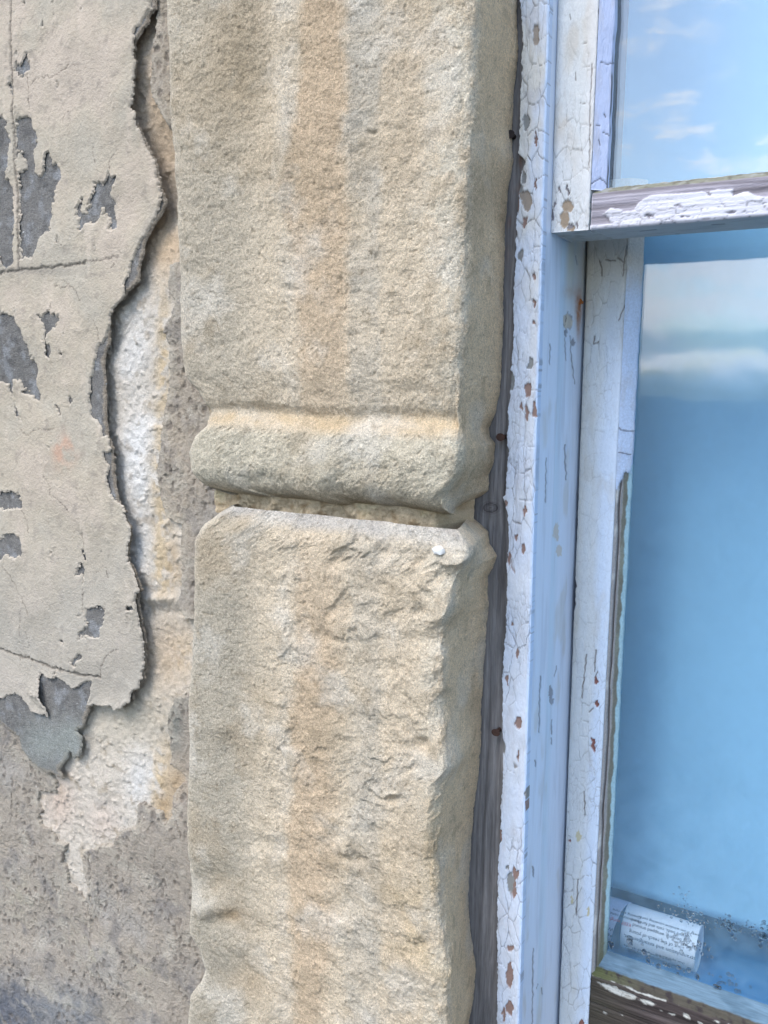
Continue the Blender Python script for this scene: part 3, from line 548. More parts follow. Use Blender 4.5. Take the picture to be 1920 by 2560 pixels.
xl = np.interp(z, *cBL)+.0011*fbm(z, z*0, .007, 4, 411)+.0007*fbm(z, z*0+3, .0025, 2, 412); xr = pul_x(z)+.0013
q = xl+(xr-xl)*np.clip((U-.02)/.90, 0, 1)
Y = .5660+.0060*ss(.06, 0, U)+.0062*ss(.88, 1.0, U)**1.6
ppx, ppy = px_of(q, np.full_like(q, .566), z)
ch_brown = ell(ppx, ppy, [(1335, 690, 4, 9), (1335, 756, 5, 11), (1335, 805, 4, 7), (1319, 975, 8, 22), (1302, 1017, 4, 11), (1316, 1032, 5, 24), (1311, 1278, 5, 14), (1307, 1371, 6, 12), (1293, 1634, 4, 12), (1295, 1808, 9, 16), (1248, 1818, 8, 14), (1295, 1891, 4, 14), (1285, 2207, 4, 46), (1275, 2371, 10, 9), (1273, 2439, 9, 34), (1273, 2522, 9, 22), (1259, 2536, 5, 18), (1311, 555, 6, 14), (1340, 345, 3, 22), (1339, 460, 3, 18), (1294, 505, 5, 26), (1290, 1345, 4, 7), (1263, 1260, 5, 8), (1280, 1560, 3, 8)], 413)
ch_tan = ell(ppx, ppy, [(1339, 87, 8, 28), (1317, 503, 13, 26), (1311, 490, 14, 14)], 417)
ch_grey = ell(ppx, ppy, [(1304, 410, 9, 16), (1309, 445, 6, 18), (1299, 470, 8, 14), (1275, 2205, 9, 28), (1268, 2170, 5, 6), (1315, 305, 10, 20), (1298, 90, 6, 60), (1300, 180, 5, 30)], 421)
cr_, cid, mk = crackle(q, z, 425, .0066, 2.8, .050)
vl = (1-ss(.0, .10, np.abs(fbm(q*1.2, z*.10, .010, 3, 429))))*ss(-.1, .3, fbm(q, z*.3, .03, 2, 430))
h = .0005*fbm(q, z*.5, .008, 4, 431)+.0009*(cid-.5)*mk*.6-.0009*cr_-.0005*vl*.6
w1, we, wc = worley((q+.0012*fbm(q, z, .006, 3, 451))/.0034, (z+.003*fbm(q, z, .01, 3, 452))/.0100, 453)
ch_r = (wc > .955)*ss(.05, .12, we)*ss(-.05, .15, fbm(q, z*.4, .03, 3, 454)+.25*ss(.3, .0, U))
ch_grey = np.maximum(ch_grey, ch_r*(hsh(np.floor(wc*9999), np.floor(wc*777), 3) > .4)); ch_brown = np.maximum(ch_brown, ch_r)
ch = np.maximum(np.maximum(ch_brown, ch_tan), ch_grey)
h = h*(1-ch)-.0011*ch
cb = np.broadcast_to(lin((200, 207, 220)), q.shape+(3,)).copy()  # white paint, tinted with the blue of the sky light
cb = mixc(cb, (208, 202, 190), np.interp(ppy, [0, 500, 900, 1400], [.9, .7, .3, .15])*ss(-.4, .3, fbm(q, z*.4, .02, 3, 433)))
cb = mixc(cb, (186, 186, 192), ss(.1, .5, fbm(q, z*.5, .012, 4, 434))*.4)
cb = mixc(cb, (190, 208, 234), ss(.80, .9, U)*.9)  # inner side bluer: reflected sky put into the paint colour
cb = mixc(cb, (96, 88, 84), np.clip(cr_*.6+vl*.22, 0, 1)); cb = mixc(cb, (138, 114, 105), ch_brown); cb = mixc(cb, (150, 138, 126), ch_tan); cb = mixc(cb, (134, 134, 132), ch_grey)
cb = mixc(cb, (112, 104, 100), ss(.05, .0, U)*.7)
grid('corner_bead', q, Y-h, z, m_oldpaint, frame, cb)
# pulley stile, smooth gloss paint
v = np.concatenate([np.linspace(.5715, .668, 130)]); V, z = np.meshgrid(v, zf)
ppx, ppy = px_of(pul_x(z), V, z)
h = .0006*ss(.594, .602, V)*ss(.640, .634, V)*0+.00025*fbm(V, z*.15, .012, 3, 441)
h += .0012*ss(.606, .603, V)                   # old bead edge proud by a millimetre
dk = lines(ppx, ppy, [[(1413, 1112), (1416, 1200)], [(1362, 1145), (1360, 1255)], [(1348, 1690), (1346, 1740), (1345, 1830)], [(1392, 1665), (1388, 1690)], [(1379, 1800), (1380, 1835)], [(1426, 840), (1430, 900), (1438, 960)], [(1420, 780), (1413, 850), (1415, 900)], [(1372, 860), (1371, 910)], [(1379, 1845), (1380, 1860)], [(1335, 1900), (1336, 1915)], [(1355, 2470), (1355, 2485)], [(1330, 2370), (1328, 2560)], [(1440, 640), (1443, 660)]], 1.6, 445)
scr = ell(ppx, ppy, [(1377, 1733, 5, 22), (1380, 1752, 7, 10), (1420, 805, 12, 20), (1414, 832, 5, 8), (1434, 855, 4, 14), (1341, 2464, 4, 6), (1330, 2180, 3, 14)], 447)
pat = ell(ppx, ppy, [(1391, 1330, 7, 26), (1398, 1378, 7, 16), (1420, 803, 12, 18)], 449)
cp = np.broadcast_to(lin((204, 216, 234)), V.shape+(3,)).copy()  # white paint with the reflected sky's blue put into its colour
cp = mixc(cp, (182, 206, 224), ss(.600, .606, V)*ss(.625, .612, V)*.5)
cp = mixc(cp, (186, 186, 176), ss(860, 640, ppy+40*pn(V/.01, z/.05, 3))*ss(.612, .625, V)*.9)
rs = np.exp(-((ppx-1447)/9)**2-((ppy-765)/40)**2)+.6*np.exp(-((ppx-1446)/5)**2-((ppy-815)/40)**2)+.35*np.exp(-((ppx-1425)/20)**2-((ppy-730)/16)**2)
cp = mixc(cp, (168, 178, 196), ss(.05, .5, fbm(V*1.0, z*.10, .009, 4, 455))*.35)
cp = mixc(cp, (176, 172, 160), ss(.25, .6, fbm(V, z*.4, .03, 4, 456))*.4)
cp = mixc(cp, (150, 96, 50), np.clip(rs*(.8+.5*pn(ppx/6., ppy/9., 5)), 0, .92))
cp = mixc(cp, (104, 106, 116), np.clip(dk*.8, 0, 1)); cp = mixc(cp, (110, 112, 122), scr*.8); cp = mixc(cp, (190, 180, 165), pat*.8)
h = h-.0007*dk-.0006*scr
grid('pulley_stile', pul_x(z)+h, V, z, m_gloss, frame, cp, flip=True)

def stile(name, parent, xl_f, xr, yf, zA, zB, seed, cfun, thick=.045):
    """vertical sash stile: left return, front face, right return"""
    zs = axis(max(zA, -.535), min(zB, .285), .0008, zA, zB) if (zA < -.535 or zB > .285) else np.arange(zA, zB, .0008)
    zs = zs[(zs >= zA-1e-6) & (zs <= zB+1e-6)]
    u = np.concatenate([np.linspace(-.5, 0, 12), np.linspace(0, 1, 70)[1:], np.linspace(1, 1.4, 10)[1:]]); U, z = np.meshgrid(u, zs)
    xl = xl_f(z); q = xl+(xr-xl)*np.clip(U, 0, 1)
    Y = yf+thick*np.clip(-U*2, 0, 1)+.012*np.clip((U-1)/.4, 0, 1)+.0012*np.exp(-np.abs(U)*40)+.0008*np.exp(-np.abs(U-1)*40)
    ppx, ppy = px_of(q, np.full_like(q, yf), z)
    col, h = cfun(q, z, U, ppx, ppy, seed)
    return grid(name, q, Y-h, z, m_oldpaint, parent, col)
# ---- upper sash
upper = thing('upper_sash', 'upper sash with peeling meeting rail, glass full of blue sky reflection', 'window sash')
def c_upper(q, z, U, ppx, ppy, seed):
    cr_, cid, mk = crackle(q, z, seed, .0060, 2.6, .05)
    low = np.interp(ppy, [0, 250, 420, 560], [.25, .5, .9, 1]); cr_ = cr_*low
    tn = ell(ppx, ppy, [(1418, 515, 14, 18), (1410, 550, 13, 22), (1428, 572, 10, 8)], seed+2); gy = ell(ppx, ppy, [(1381, 535, 4, 16), (1386, 512, 3, 6), (1421, 480, 4, 12), (1443, 560, 4, 8), (1478, 520, 3, 40), (1418, 470, 3, 10), (1400, 470, 3, 9), (1425, 565, 9, 7)], seed+4)
    dkl = lines(ppx, ppy, [[(1438, 180), (1439, 200)], [(1458, 110), (1466, 106)], [(1425, 35), (1426, 50)], [(1480, 160), (1475, 250), (1473, 420)], [(1455, 170), (1474, 166)], [(1450, 258), (1463, 259)], [(1497, 20), (1494, 140)]], 1.3, seed)
    c = np.broadcast_to(lin((200, 201, 200)), q.shape+(3,)).copy()
    c = mixc(c, (190, 182, 170), ss(.0, .5, fbm(q, z*.35, .02, 4, seed+6))*.7); c = mixc(c, (208, 206, 206), ss(.6, .95, U)*.7)
    c = mixc(c, (176, 160, 140), ss(.25, .6, fbm(q, z*.4, .01, 3, seed+7))*.35)
    c = mixc(c, (206, 206, 206), ss(250, 420, ppy)*.5)
    c = mixc(c, (108, 98, 90), np.clip(cr_*.6+dkl*.7, 0, 1)); c = mixc(c, (150, 132, 112), tn); c = mixc(c, (124, 118, 120), gy)
    h = .0004*fbm(q, z*.4, .01, 4, seed+8)-.0006*cr_-.0005*dkl+.0006*(cid-.5)*mk*low; k = np.maximum(tn, gy); return c, h*(1-k)-.001*k
YU = .580
ZM = .1028                                   # underside of the meeting rail
stile('stile', upper, lambda z: pul_x(z)+.0012, -.1912, YU, ZM, ZT, 501, c_upper)
# bluish putty bevel beside the upper glass
zs = axis(.128, .285, .0008, .128, ZT); u = np.linspace(0, 1, 40); U, z = np.meshgrid(u, zs)
xr = -.1832+.0007*fbm(z, z*0, .02, 3, 511); q = -.1908+(xr+.1908)*np.clip(U/.85, 0, 1)
Y = YU+.0004+.0075*np.clip(U/.85, 0, 1)+.006*np.clip((U-.85)/.15, 0, 1)
ppx, ppy = px_of(q, Y, z)
dkl = lines(ppx, ppy, [[(1502, 156), (1520, 160), (1540, 156)], [(1507, 330), (1523, 338)], [(1490, 312), (1500, 313)], [(1514, 292), (1510, 285)], [(1496, 350), (1500, 362)], [(1478, 460), (1500, 445), (1518, 462)]], 1.5, 513)
c = np.broadcast_to(lin((186, 194, 220)), q.shape+(3,)).copy(); c = mixc(c, (182, 182, 194), ss(0, .5, fbm(q, z*.2, .006, 3, 514))*.6); c = mixc(c, (88, 86, 92), dkl*.85)
c = mixc(c, (92, 92, 98), ss(.85, .88, U)*ss(.95, .92, U)*ss(-.3, .2, fbm(z, z*0, .02, 3, 515)))
pu = grid('putty', q, Y-(.00025*fbm(q, z*.3, .008, 3, 516)-.0006*dkl), z, m_oldpaint, upper, c)
# meeting rail: front face, underside, top bevel
def rail(name, parent, prof, x0, x1, seed, cfun, mat, fine_x1=-.045):
    xs = axis(x0, fine_x1, .0009, x0, x1); xs = xs[xs >= x0-1e-9]
    t = np.array([p[0] for p in prof]); n = int((t[-1]-t[0])/.0006)
    tt = np.linspace(t[0], t[-1], n); X, T = np.meshgrid(xs, tt)
    Y = np.interp(T, t, [p[1] for p in prof]); Z = np.interp(T, t, [p[2] for p in prof])
    ppx, ppy = px_of(X, Y, Z)
    c, h = cfun(X, T, Y, Z, ppx, ppy, seed)
    dY = np.gradient(np.interp(tt, t, [p[1] for p in prof])); dZ = np.gradient(np.interp(tt, t, [p[2] for p in prof]))
    L = np.hypot(dY, dZ); ny = (-dZ/L)[:, None]; nz_ = (dY/L)[:, None]       # outward normal of the profile
    return grid(name, X, Y+ny*h, Z+nz_*h, mat, parent, c)
def path(pts):
    t = 0; out = [(0, *pts[0])]
    for a, b in zip(pts, pts[1:]): t += math.hypot(b[0]-a[0], b[1]-a[1]); out.append((t, *b))
    return out
def c_meet(X, T, Y, Z, ppx, ppy, seed):
    c, h = wood(T, X, seed, (140, 134, 142), (106, 100, 106), (168, 162, 172))
    o3, s3 = (1360, 400), 560/1659.
    pol = np.array(npx([(440, 400), (490, 357), (555, 365), (590, 385), (665, 375), (690, 330), (740, 290), (800, 262), (900, 255), (1010, 250), (1120, 238), (1200, 235), (1280, 222), (1420, 215), (1400, 262), (1520, 232), (1560, 265), (1640, 280), (1760, 250), (1900, 230), (2400, 200), (2400, 330), (1659, 395), (1560, 395), (1500, 405), (1420, 415), (1080, 440), (1000, 450), (960, 465), (850, 462), (800, 472), (560, 478), (490, 470), (480, 430), (450, 408)], o3, s3))
    jx = ppx+4*pn(ppx/12., ppy/9., 3)+2*pn(ppx/5., ppy/4., 5); jy = ppy+3*pn(ppx/12., ppy/9., 4)+1.5*pn(ppx/5., ppy/4., 6)
    s = sdf(jx, jy, pol, 40)
    hole = ell(ppx, ppy, [(1622, 540, 12, 5), (1697, 517, 10, 4), (1830, 532, 14, 4), (1836, 480, 7, 9), (1772, 483, 8, 3), (1875, 537, 10, 3), (1712, 545, 14, 3), (1605, 490, 9, 2), (1760, 547, 8, 2)], seed+20)
    pm = ss(1.0, -1.0, s)*(1-hole)
    cr_, cid, mk = crackle(T, X, seed+30, .0055, 2.2, .06)
    face = (T > .0538) & (T < .0756)
    pm = pm*face
    pm = np.maximum(pm, ss(.0556, .0549, T+.0005*fbm(X, X*0, .01, 3, seed+31))*ss(.0521, .0526, T))
    pc = np.broadcast_to(lin((196, 194, 202)), X.shape+(3,)).copy(); pc = mixc(pc, (110, 104, 108), np.clip(cr_*.7, 0, 1))
    c = c*(1-pm[..., None])+pc*pm[..., None]
    h = h+pm*(.0010+.0006*(cid-.5)*mk-.0006*cr_)
    # underside: smooth dusty paint
    un = ss(.0527, .0521, T)
    uc = np.broadcast_to(lin((190, 190, 188)), X.shape+(3,)).copy(); uc = mixc(uc, (150, 148, 144), ss(.05, .5, fbm(X*.3, T, .012, 3, seed+33))*.4)
    uc = mixc(uc, (90, 88, 86), lines(ppx, ppy, [[(1370, 596), (1376, 590)], [(1600, 578), (1640, 574)], [(1690, 585), (1700, 585)], [(1480, 592), (1494, 590)], [(1780, 562), (1812, 560)], [(1420, 590), (1470, 585)]], 1.2, seed)*.6)
    c = c*(1-un[..., None])+uc*un[..., None]; h = h*(1-un)+un*.0003*fbm(X, T, .02, 3, seed+34)
    # mossy bevel
    mo = ss(.0758, .0768, T)
    mc = np.broadcast_to(lin((122, 120, 104)), X.shape+(3,)).copy(); mc = mixc(mc, (96, 92, 78), ss(0, .4, fbm(X, T, .006, 4, seed+35))); mc = mixc(mc, (150, 150, 146), ss(.1, .5, fbm(X, T, .01, 4, seed+36))*.7)
    mc = mixc(mc, (206, 214, 222), ss(.0840, .0856, T+.0008*fbm(X, X*0, .006, 3, seed+37)))
    c = c*(1-mo[..., None])+mc*mo[..., None]; h = h*(1-mo)+mo*.0006*fbm(X, T, .004, 3, seed+38)
    return c, h
prof = path([(.6335, .1046), (.5812, ZM), (.580, .1040), (.580, .1245), (.5815, .1258), (.5885, .1298), (.596, .1302)])
rail('meeting_rail', upper, prof, -.1898, .55, 521, c_meet, m_hpaint)
# the stile foot: underside of the stile block
xs = np.linspace(-.2180, -.1890, 40); yy = np.linspace(.5806, .6335, 60); X_, Y_ = np.meshgrid(xs, yy)
cc = np.broadcast_to(lin((188, 188, 184)), X_.shape+(3,)).copy(); cc = mixc(cc, (140, 136, 130), ss(.05, .5, fbm(X_, Y_, .012, 3, 531))*.5)
grid('stile_foot', X_, Y_, np.interp(Y_, [.58, .6335], [ZM+.0002, .1048]), m_oldpaint, upper, cc)
bm = bmesh.new(); add_box(bm, -.2160, .55, .6338, .636, .1049, .130); from_bm('rail_back', bm, pmat('rail_back_paint', (196, 194, 190), .6), upper)

# ---- lower sash
lower = thing('lower_sash', 'lower sash with cracked cream stile, rotten bottom rail and misted glass', 'window sash')
YL = .655
def c_lower(q, z, U, ppx, ppy, seed):
    cr_, cid, mk = crackle(q, z, seed, .0068, 2.4, .05)
    dens = np.interp(ppy, [600, 800, 1100, 1500, 1700, 2100, 2560], [.6, .75, .45, .35, .8, 1, .9]); cr_ = cr_*dens
    dkl = lines(ppx, ppy, [[(1565, 615), (1560, 660), (1557, 690)], [(1573, 650), (1570, 705), (1563, 760), (1547, 800)], [(1600, 718), (1583, 728), (1570, 740)], [(1497, 652), (1504, 668), (1503, 690)], [(1545, 645), (1558, 655)], [(1466, 1637), (1460, 1690), (1455, 1745)], [(1489, 1625), (1486, 1680)], [(1487, 1695), (1495, 1680)], [(1473, 1780), (1483, 1772)], [(1515, 650), (1540, 652)], [(1487, 840), (1484, 860), (1495, 855)], [(1460, 1980), (1462, 2040)], [(1445, 2200), (1440, 2290)]], 1.7, seed)
    rd_ = ell(ppx, ppy, [(1489, 1704, 6, 9), (1491, 1760, 5, 8), (1483, 1862, 6, 20), (1426, 2100, 3, 5), (1453, 2560, 8, 10), (1487, 2340, 4, 30)], seed+2)
    tn = ell(ppx, ppy, [(1446, 2090, 6, 12), (1430, 2250, 4, 12), (1470, 2280, 4, 14)], seed+5)
    edge = ell(ppx, ppy, [(1438, 1300, 5, 60), (1432, 1470, 7, 60), (1428, 1540, 5, 40), (1441, 1240, 5, 30)], seed+9)*(U < .2)
    c = np.broadcast_to(lin((200, 203, 204)), q.shape+(3,)).copy()
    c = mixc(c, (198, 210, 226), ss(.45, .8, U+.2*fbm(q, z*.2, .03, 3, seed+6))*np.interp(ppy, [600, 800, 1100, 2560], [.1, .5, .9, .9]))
    c = mixc(c, (186, 176, 158), np.clip(ss(900, 600, ppy)*.65+ss(.3, .0, U)*.45*ss(2000, 1500, ppy), 0, .8))
    c = mixc(c, (176, 166, 148), ss(.2, .6, fbm(q, z*.3, .016, 4, seed+7))*.3)
    c = mixc(c, (104, 94, 86), np.clip(cr_*.55+dkl*.7, 0, 1)); c = mixc(c, (128, 86, 78), rd_); c = mixc(c, (186, 178, 150), tn); c = mixc(c, (84, 78, 82), edge)
    h = .0004*fbm(q, z*.4, .01, 4, seed+8)-.0006*cr_-.0007*dkl+.0007*(cid-.5)*mk*dens; k = np.maximum(rd_, edge); return c, h*(1-k)-.0012*k
stile('stile', lower, lambda z: pul_x(z)+.0022, -.1862, YL, ZLO, .150, 601, c_lower)
# putty bevel: still painted above, bare and split below, with a torn bluish paint flap
zs = np.arange(-.4735, .15, .0008); u = np.linspace(0, 1, 46); U, z = np.meshgrid(u, zs)
wob = .0005*fbm(z, z*0, .012, 4, 611)
q = -.1860+(.0082+wob)*np.clip(U/.9, 0, 1)
ppx, ppy = px_of(q, np.full_like(q, .660), z)
pt = ss(1208, 1196, ppy+50*(U-.35)+26*pn(q/.003, z/.006, 3)+10*pn(q/.0011, z/.002, 4))             # 1 = paint still on
crk = 1-ss(.0, .10, np.abs(U-.26-.10*fbm(z, z*0, .05, 3, 613)))
Y = YL+.0010+.0105*np.clip(U/.9, 0, 1)**1.2+.003*np.clip((U-.9)/.1, 0, 1)+.0022*crk*(1-pt)+(1-pt)*.0012*ss(.3, .4, U)
Y = Y-pt*.0010+.0005*fbm(q, z*.3, .006, 4, 614)*(1-pt)
c0 = np.broadcast_to(lin((150, 148, 148)), q.shape+(3,)).copy(); c0 = mixc(c0, (196, 196, 194), ss(.1, .5, fbm(q, z*.3, .01, 4, 615))*ss(.45, .2, U)*.8)
c0 = mixc(c0, (112, 112, 102), ss(.38, .5, U+.06*fbm(z, z*0, .01, 3, 616))); c0 = mixc(c0, (134, 140, 128), ss(.1, .5, fbm(q, z*.4, .012, 4, 617))*.6*ss(.4, .5, U))
c0 = mixc(c0, (160, 190, 200), ss(.64, .74, U+.12*fbm(z, z*0, .012, 4, 618))); c0 = mixc(c0, (70, 64, 64), np.clip(crk, 0, 1)*.9)
c0 = mixc(c0, (94, 96, 74), ss(2280, 2400, ppy)*ss(.2, .4, U)*.7)
c1 = np.broadcast_to(lin((190, 204, 228)), q.shape+(3,)).copy(); c1 = mixc(c1, (184, 190, 204), ss(0, .5, fbm(q, z*.2, .006, 3, 619))*.6)
c1 = mixc(c1, (192, 184, 168), ss(760, 640, ppy)*.8)
dkl = lines(ppx, ppy, [[(1545, 1062), (1556, 1075), (1578, 1079)], [(1552, 1130), (1572, 1137)], [(1541, 880), (1541, 1010)], [(1537, 1080), (1534, 1170)]], 1.6, 620); c1 = mixc(c1, (84, 84, 92), dkl*.85)
c = c0*(1-pt[..., None])+c1*pt[..., None]
grid('putty', q, Y, z, m_putty, lower, c)
# bottom rail: pale wet bevel, mossy line, rotten face with paint remnants
def c_bot(X, T, Y, Z, ppx, ppy, seed):
    c, h = wood(T, X, seed, (64, 56, 55), (44, 38, 37), (86, 78, 77))
    o, s = (1440, 2360), 480/1659.
    def pw(l): return np.array(npx(l, o, s))
    jx = ppx+5*pn(ppx/14., ppy/7., 3)+2*pn(ppx/5., ppy/3., 5); jy = ppy+3*pn(ppx/14., ppy/7., 4)+1.5*pn(ppx/5., ppy/3., 6)
    pm = np.zeros_like(X)
    for l in ([(170, 325), (250, 345), (330, 370), (420, 410), (520, 460), (510, 478), (420, 460), (330, 425), (250, 385), (200, 350)], [(540, 480), (620, 490), (685, 520), (660, 530), (590, 510)], [(130, 270), (190, 235), (270, 255), (290, 285), (400, 320), (500, 390), (560, 420), (660, 440), (650, 465), (520, 420), (400, 355), (250, 300)], [(800, 600), (850, 598), (860, 612), (830, 615)], [(915, 605), (940, 600), (1000, 640), (1000, 655), (930, 625)], [(1050, 672), (1100, 680), (1100, 691), (1060, 691)], [(225, 580), (275, 600), (265, 610), (230, 595)], [(385, 610), (405, 610), (405, 620)],
              [(820, 470), (900, 500), (1010, 530), (1200, 590), (1400, 650), (1600, 700), (1900, 800), (1880, 830), (1560, 715), (1300, 660), (1150, 610), (1000, 560), (880, 525)], [(600, 430), (780, 475), (775, 492), (640, 465)], [(730, 570), (745, 570), (740, 578)], [(1190, 660), (1240, 672), (1220, 680)], [(1295, 685), (1340, 688), (1320, 700)]):
        pm = np.maximum(pm, ss(1.2, -1.2, sdf(jx, jy, pw(l), 30)))
    cr_, cid, mk = crackle(T, X, seed+30, .004, 2.5, .09)
    pc = np.broadcast_to(lin((178, 178, 172)), X.shape+(3,)).copy(); pc = mixc(pc, (120, 116, 108), ss(0, .5, fbm(X*.5, T, .008, 4, seed+31))*.6); pc = mixc(pc, (80, 74, 70), cr_*.6)
    c = mixc(c, (72, 70, 52), ss(1640, 1480, ppx)*.4)
    c = c*(1-pm[..., None])+pc*pm[..., None]; h = h*2+pm*.0009
    ms = ss(T_MOSS+.0012, T_MOSS, T+.0016*fbm(X, T, .008, 4, seed+33))
    mc = np.broadcast_to(lin((74, 70, 62)), X.shape+(3,)).copy(); mc = mixc(mc, (86, 92, 58), ss(1620, 1480, ppx)*.8); mc = mixc(mc, (54, 48, 48), ss(0, .4, fbm(X, T, .008, 4, seed+34)))
    c = c*(1-ms[..., None])+mc*ms[..., None]; h = h*(1-ms)+ms*.0009*fbm(X, T, .006, 4, seed+35)
    pa = ss(T_PALE+.0010, T_PALE-.0006, T+.0010*fbm(X, T, .010, 4, seed+36))
    pl = np.broadcast_to(lin((98, 122, 140)), X.shape+(3,)).copy(); pl = mixc(pl, (76, 100, 118), ss(0, .5, fbm(X*.4, T, .012, 4, seed+37))*.7)
    c = c*(1-pa[..., None])+pl*pa[..., None]; h = h*(1-pa)
    return c, h
T_PALE, T_MOSS = .0135, .0205
prof = path([(.6690, -.4575), (.6615, -.4685), (.6560, -.4735), (.6550, -.4750), (.6550, -.5605)])
rail('bottom_rail', lower, prof, -.1858, .55, 631, c_bot, m_htimber)
bm = bmesh.new(); add_box(bm, -.1858, .55, .6575, .695, -.56, -.4762); from_bm('rail_core', bm, pmat('rail_wood', (84, 76, 72), .9), lower)

bm = bmesh.new(); add_box(bm, -.2140, .60, .570, .70, -.640, -.562, .006); from_bm('sill', bm, pmat('sill_stone', (176, 164, 144), .9, noise=.15, nscale=200), frame)
bm = bmesh.new(); add_box(bm, -.2715, .60, .600, .70, -1.5, -.642); add_box(bm, .56, 1.6, .500, .70, -.64, .9); from_bm('surround', bm, pmat('surround_stone', (186, 170, 146), .9, noise=.15, nscale=120), frame)
# ------------------------------------------------------------------ glass
def glass_mat(name, fac, fog, fog_col=(214, 224, 232), misty=False):
    m = bpy.data.materials.new(name); m.use_nodes = True; nt = m.node_tree; ns = nt.nodes; L = nt.links; ns.clear()
    o = N(ns, 'ShaderNodeOutputMaterial'); tr = N(ns, 'ShaderNodeBsdfTransparent'); tr.inputs[0].default_value = (.98, .99, .99, 1)
    gl = N(ns, 'ShaderNodeBsdfGlossy'); gl.inputs['Roughness'].default_value = .0 if not misty else .035
    df = N(ns, 'ShaderNodeBsdfDiffuse'); df.inputs[0].default_value = (*lin(fog_col), 1)
    t = N(ns, 'ShaderNodeTexCoord')
    n = N(ns, 'ShaderNodeTexNoise'); n.inputs['Scale'].default_value = 9; n.inputs['Detail'].default_value = 3; L.new(t.outputs['Object'], n.inputs['Vector'])
    bp = N(ns, 'ShaderNodeBump'); bp.inputs['Distance'].default_value = .0004 if misty else .0007; bp.inputs['Strength'].default_value = 1; L.new(n.outputs['Fac'], bp.inputs['Height']); L.new(bp.outputs[0], gl.inputs['Normal'])
    m1 = N(ns, 'ShaderNodeMixShader'); m1.inputs[0].default_value = fac; L.new(tr.outputs[0], m1.inputs[1]); L.new(gl.outputs[0], m1.inputs[2])
    n2 = N(ns, 'ShaderNodeTexNoise'); n2.inputs['Scale'].default_value = 60 if misty else 14; n2.inputs['Detail'].default_value = 8; n2.inputs['Roughness'].default_value = .75; L.new(t.outputs['Object'], n2.inputs['Vector'])
    r = N(ns, 'ShaderNodeMapRange'); r.inputs['From Min'].default_value = .35; r.inputs['From Max'].default_value = .7; r.inputs['To Min'].default_value = fog*.5; r.inputs['To Max'].default_value = fog*1.5
    L.new(n2.outputs['Fac'], r.inputs['Value'])
    fo = r.outputs[0]
    if misty:                                # condensation gathers towards the foot of the pane
        sp = N(ns, 'ShaderNodeSeparateXYZ'); L.new(t.outputs['Object'], sp.inputs[0])
        zr = N(ns, 'ShaderNodeMapRange', interpolation_type='SMOOTHSTEP'); zr.inputs['From Min'].default_value = -.22; zr.inputs['From Max'].default_value = -.45; zr.inputs['To Min'].default_value = 1; zr.inputs['To Max'].default_value = 3.4
        L.new(sp.outputs['Z'], zr.inputs['Value']); mm = N(ns, 'ShaderNodeMath', operation='MULTIPLY'); L.new(r.outputs[0], mm.inputs[0]); L.new(zr.outputs[0], mm.inputs[1]); fo = mm.outputs[0]
    m2 = N(ns, 'ShaderNodeMixShader'); L.new(fo, m2.inputs[0]); L.new(m1.outputs[0], m2.inputs[1]); L.new(df.outputs[0], m2.inputs[2])
    L.new(m2.outputs[0], o.inputs[0])
    return m
def pane(parent, x0, x1, z0, z1, y, mat):
    bm = bmesh.new(); add_box(bm, x0, x1, y, y+.003, z0, z1); return from_bm('pane', bm, mat, parent)
pane(upper, -.1835, .55, .129, ZT, .5950, glass_mat('sky_glass', .13, .03))
pane(lower, -.1790, .55, -.4580, .14, .6685, glass_mat('misted_glass', .09, .035, (150, 192, 222), misty=True))

# ------------------------------------------------------------------ inside the window
bX, bZ = np.meshgrid(np.linspace(-.30, .55, 120), np.linspace(-.4447, .62, 140))
blind = tag(grid("window_blind", bX, .742+.0006*fbm(bX, bZ, .1, 2, 701), bZ, pmat("blind_fabric", (136, 186, 218), .7, noise=.06, nscale=30)), "pale blue blind hanging behind the misted lower pane", "blind")
sol = blind.modifiers.new('thickness', 'SOLIDIFY'); sol.thickness = .0012
bm = bmesh.new(); add_box(bm, -.30, .55, .70, .86, -.520, -.4835, .002)
tag(from_bm('inner_sill', bm, pmat('sill_blue', (6, 110, 172), .5, noise=.5, nscale=14)), 'dark blue inner window board under the paper tube', 'window board')
bm = bmesh.new(); add_box(bm, -.262, 1.0, .62, 1.5, -1.2, .9)
fs = [f for f in bm.faces if f.normal.y < -.9]; bmesh.ops.delete(bm, geom=fs, context='FACES')
room = from_bm('room', bm, pmat('room_dark', (10, 60, 84), .8)); room['kind'] = 'structure'

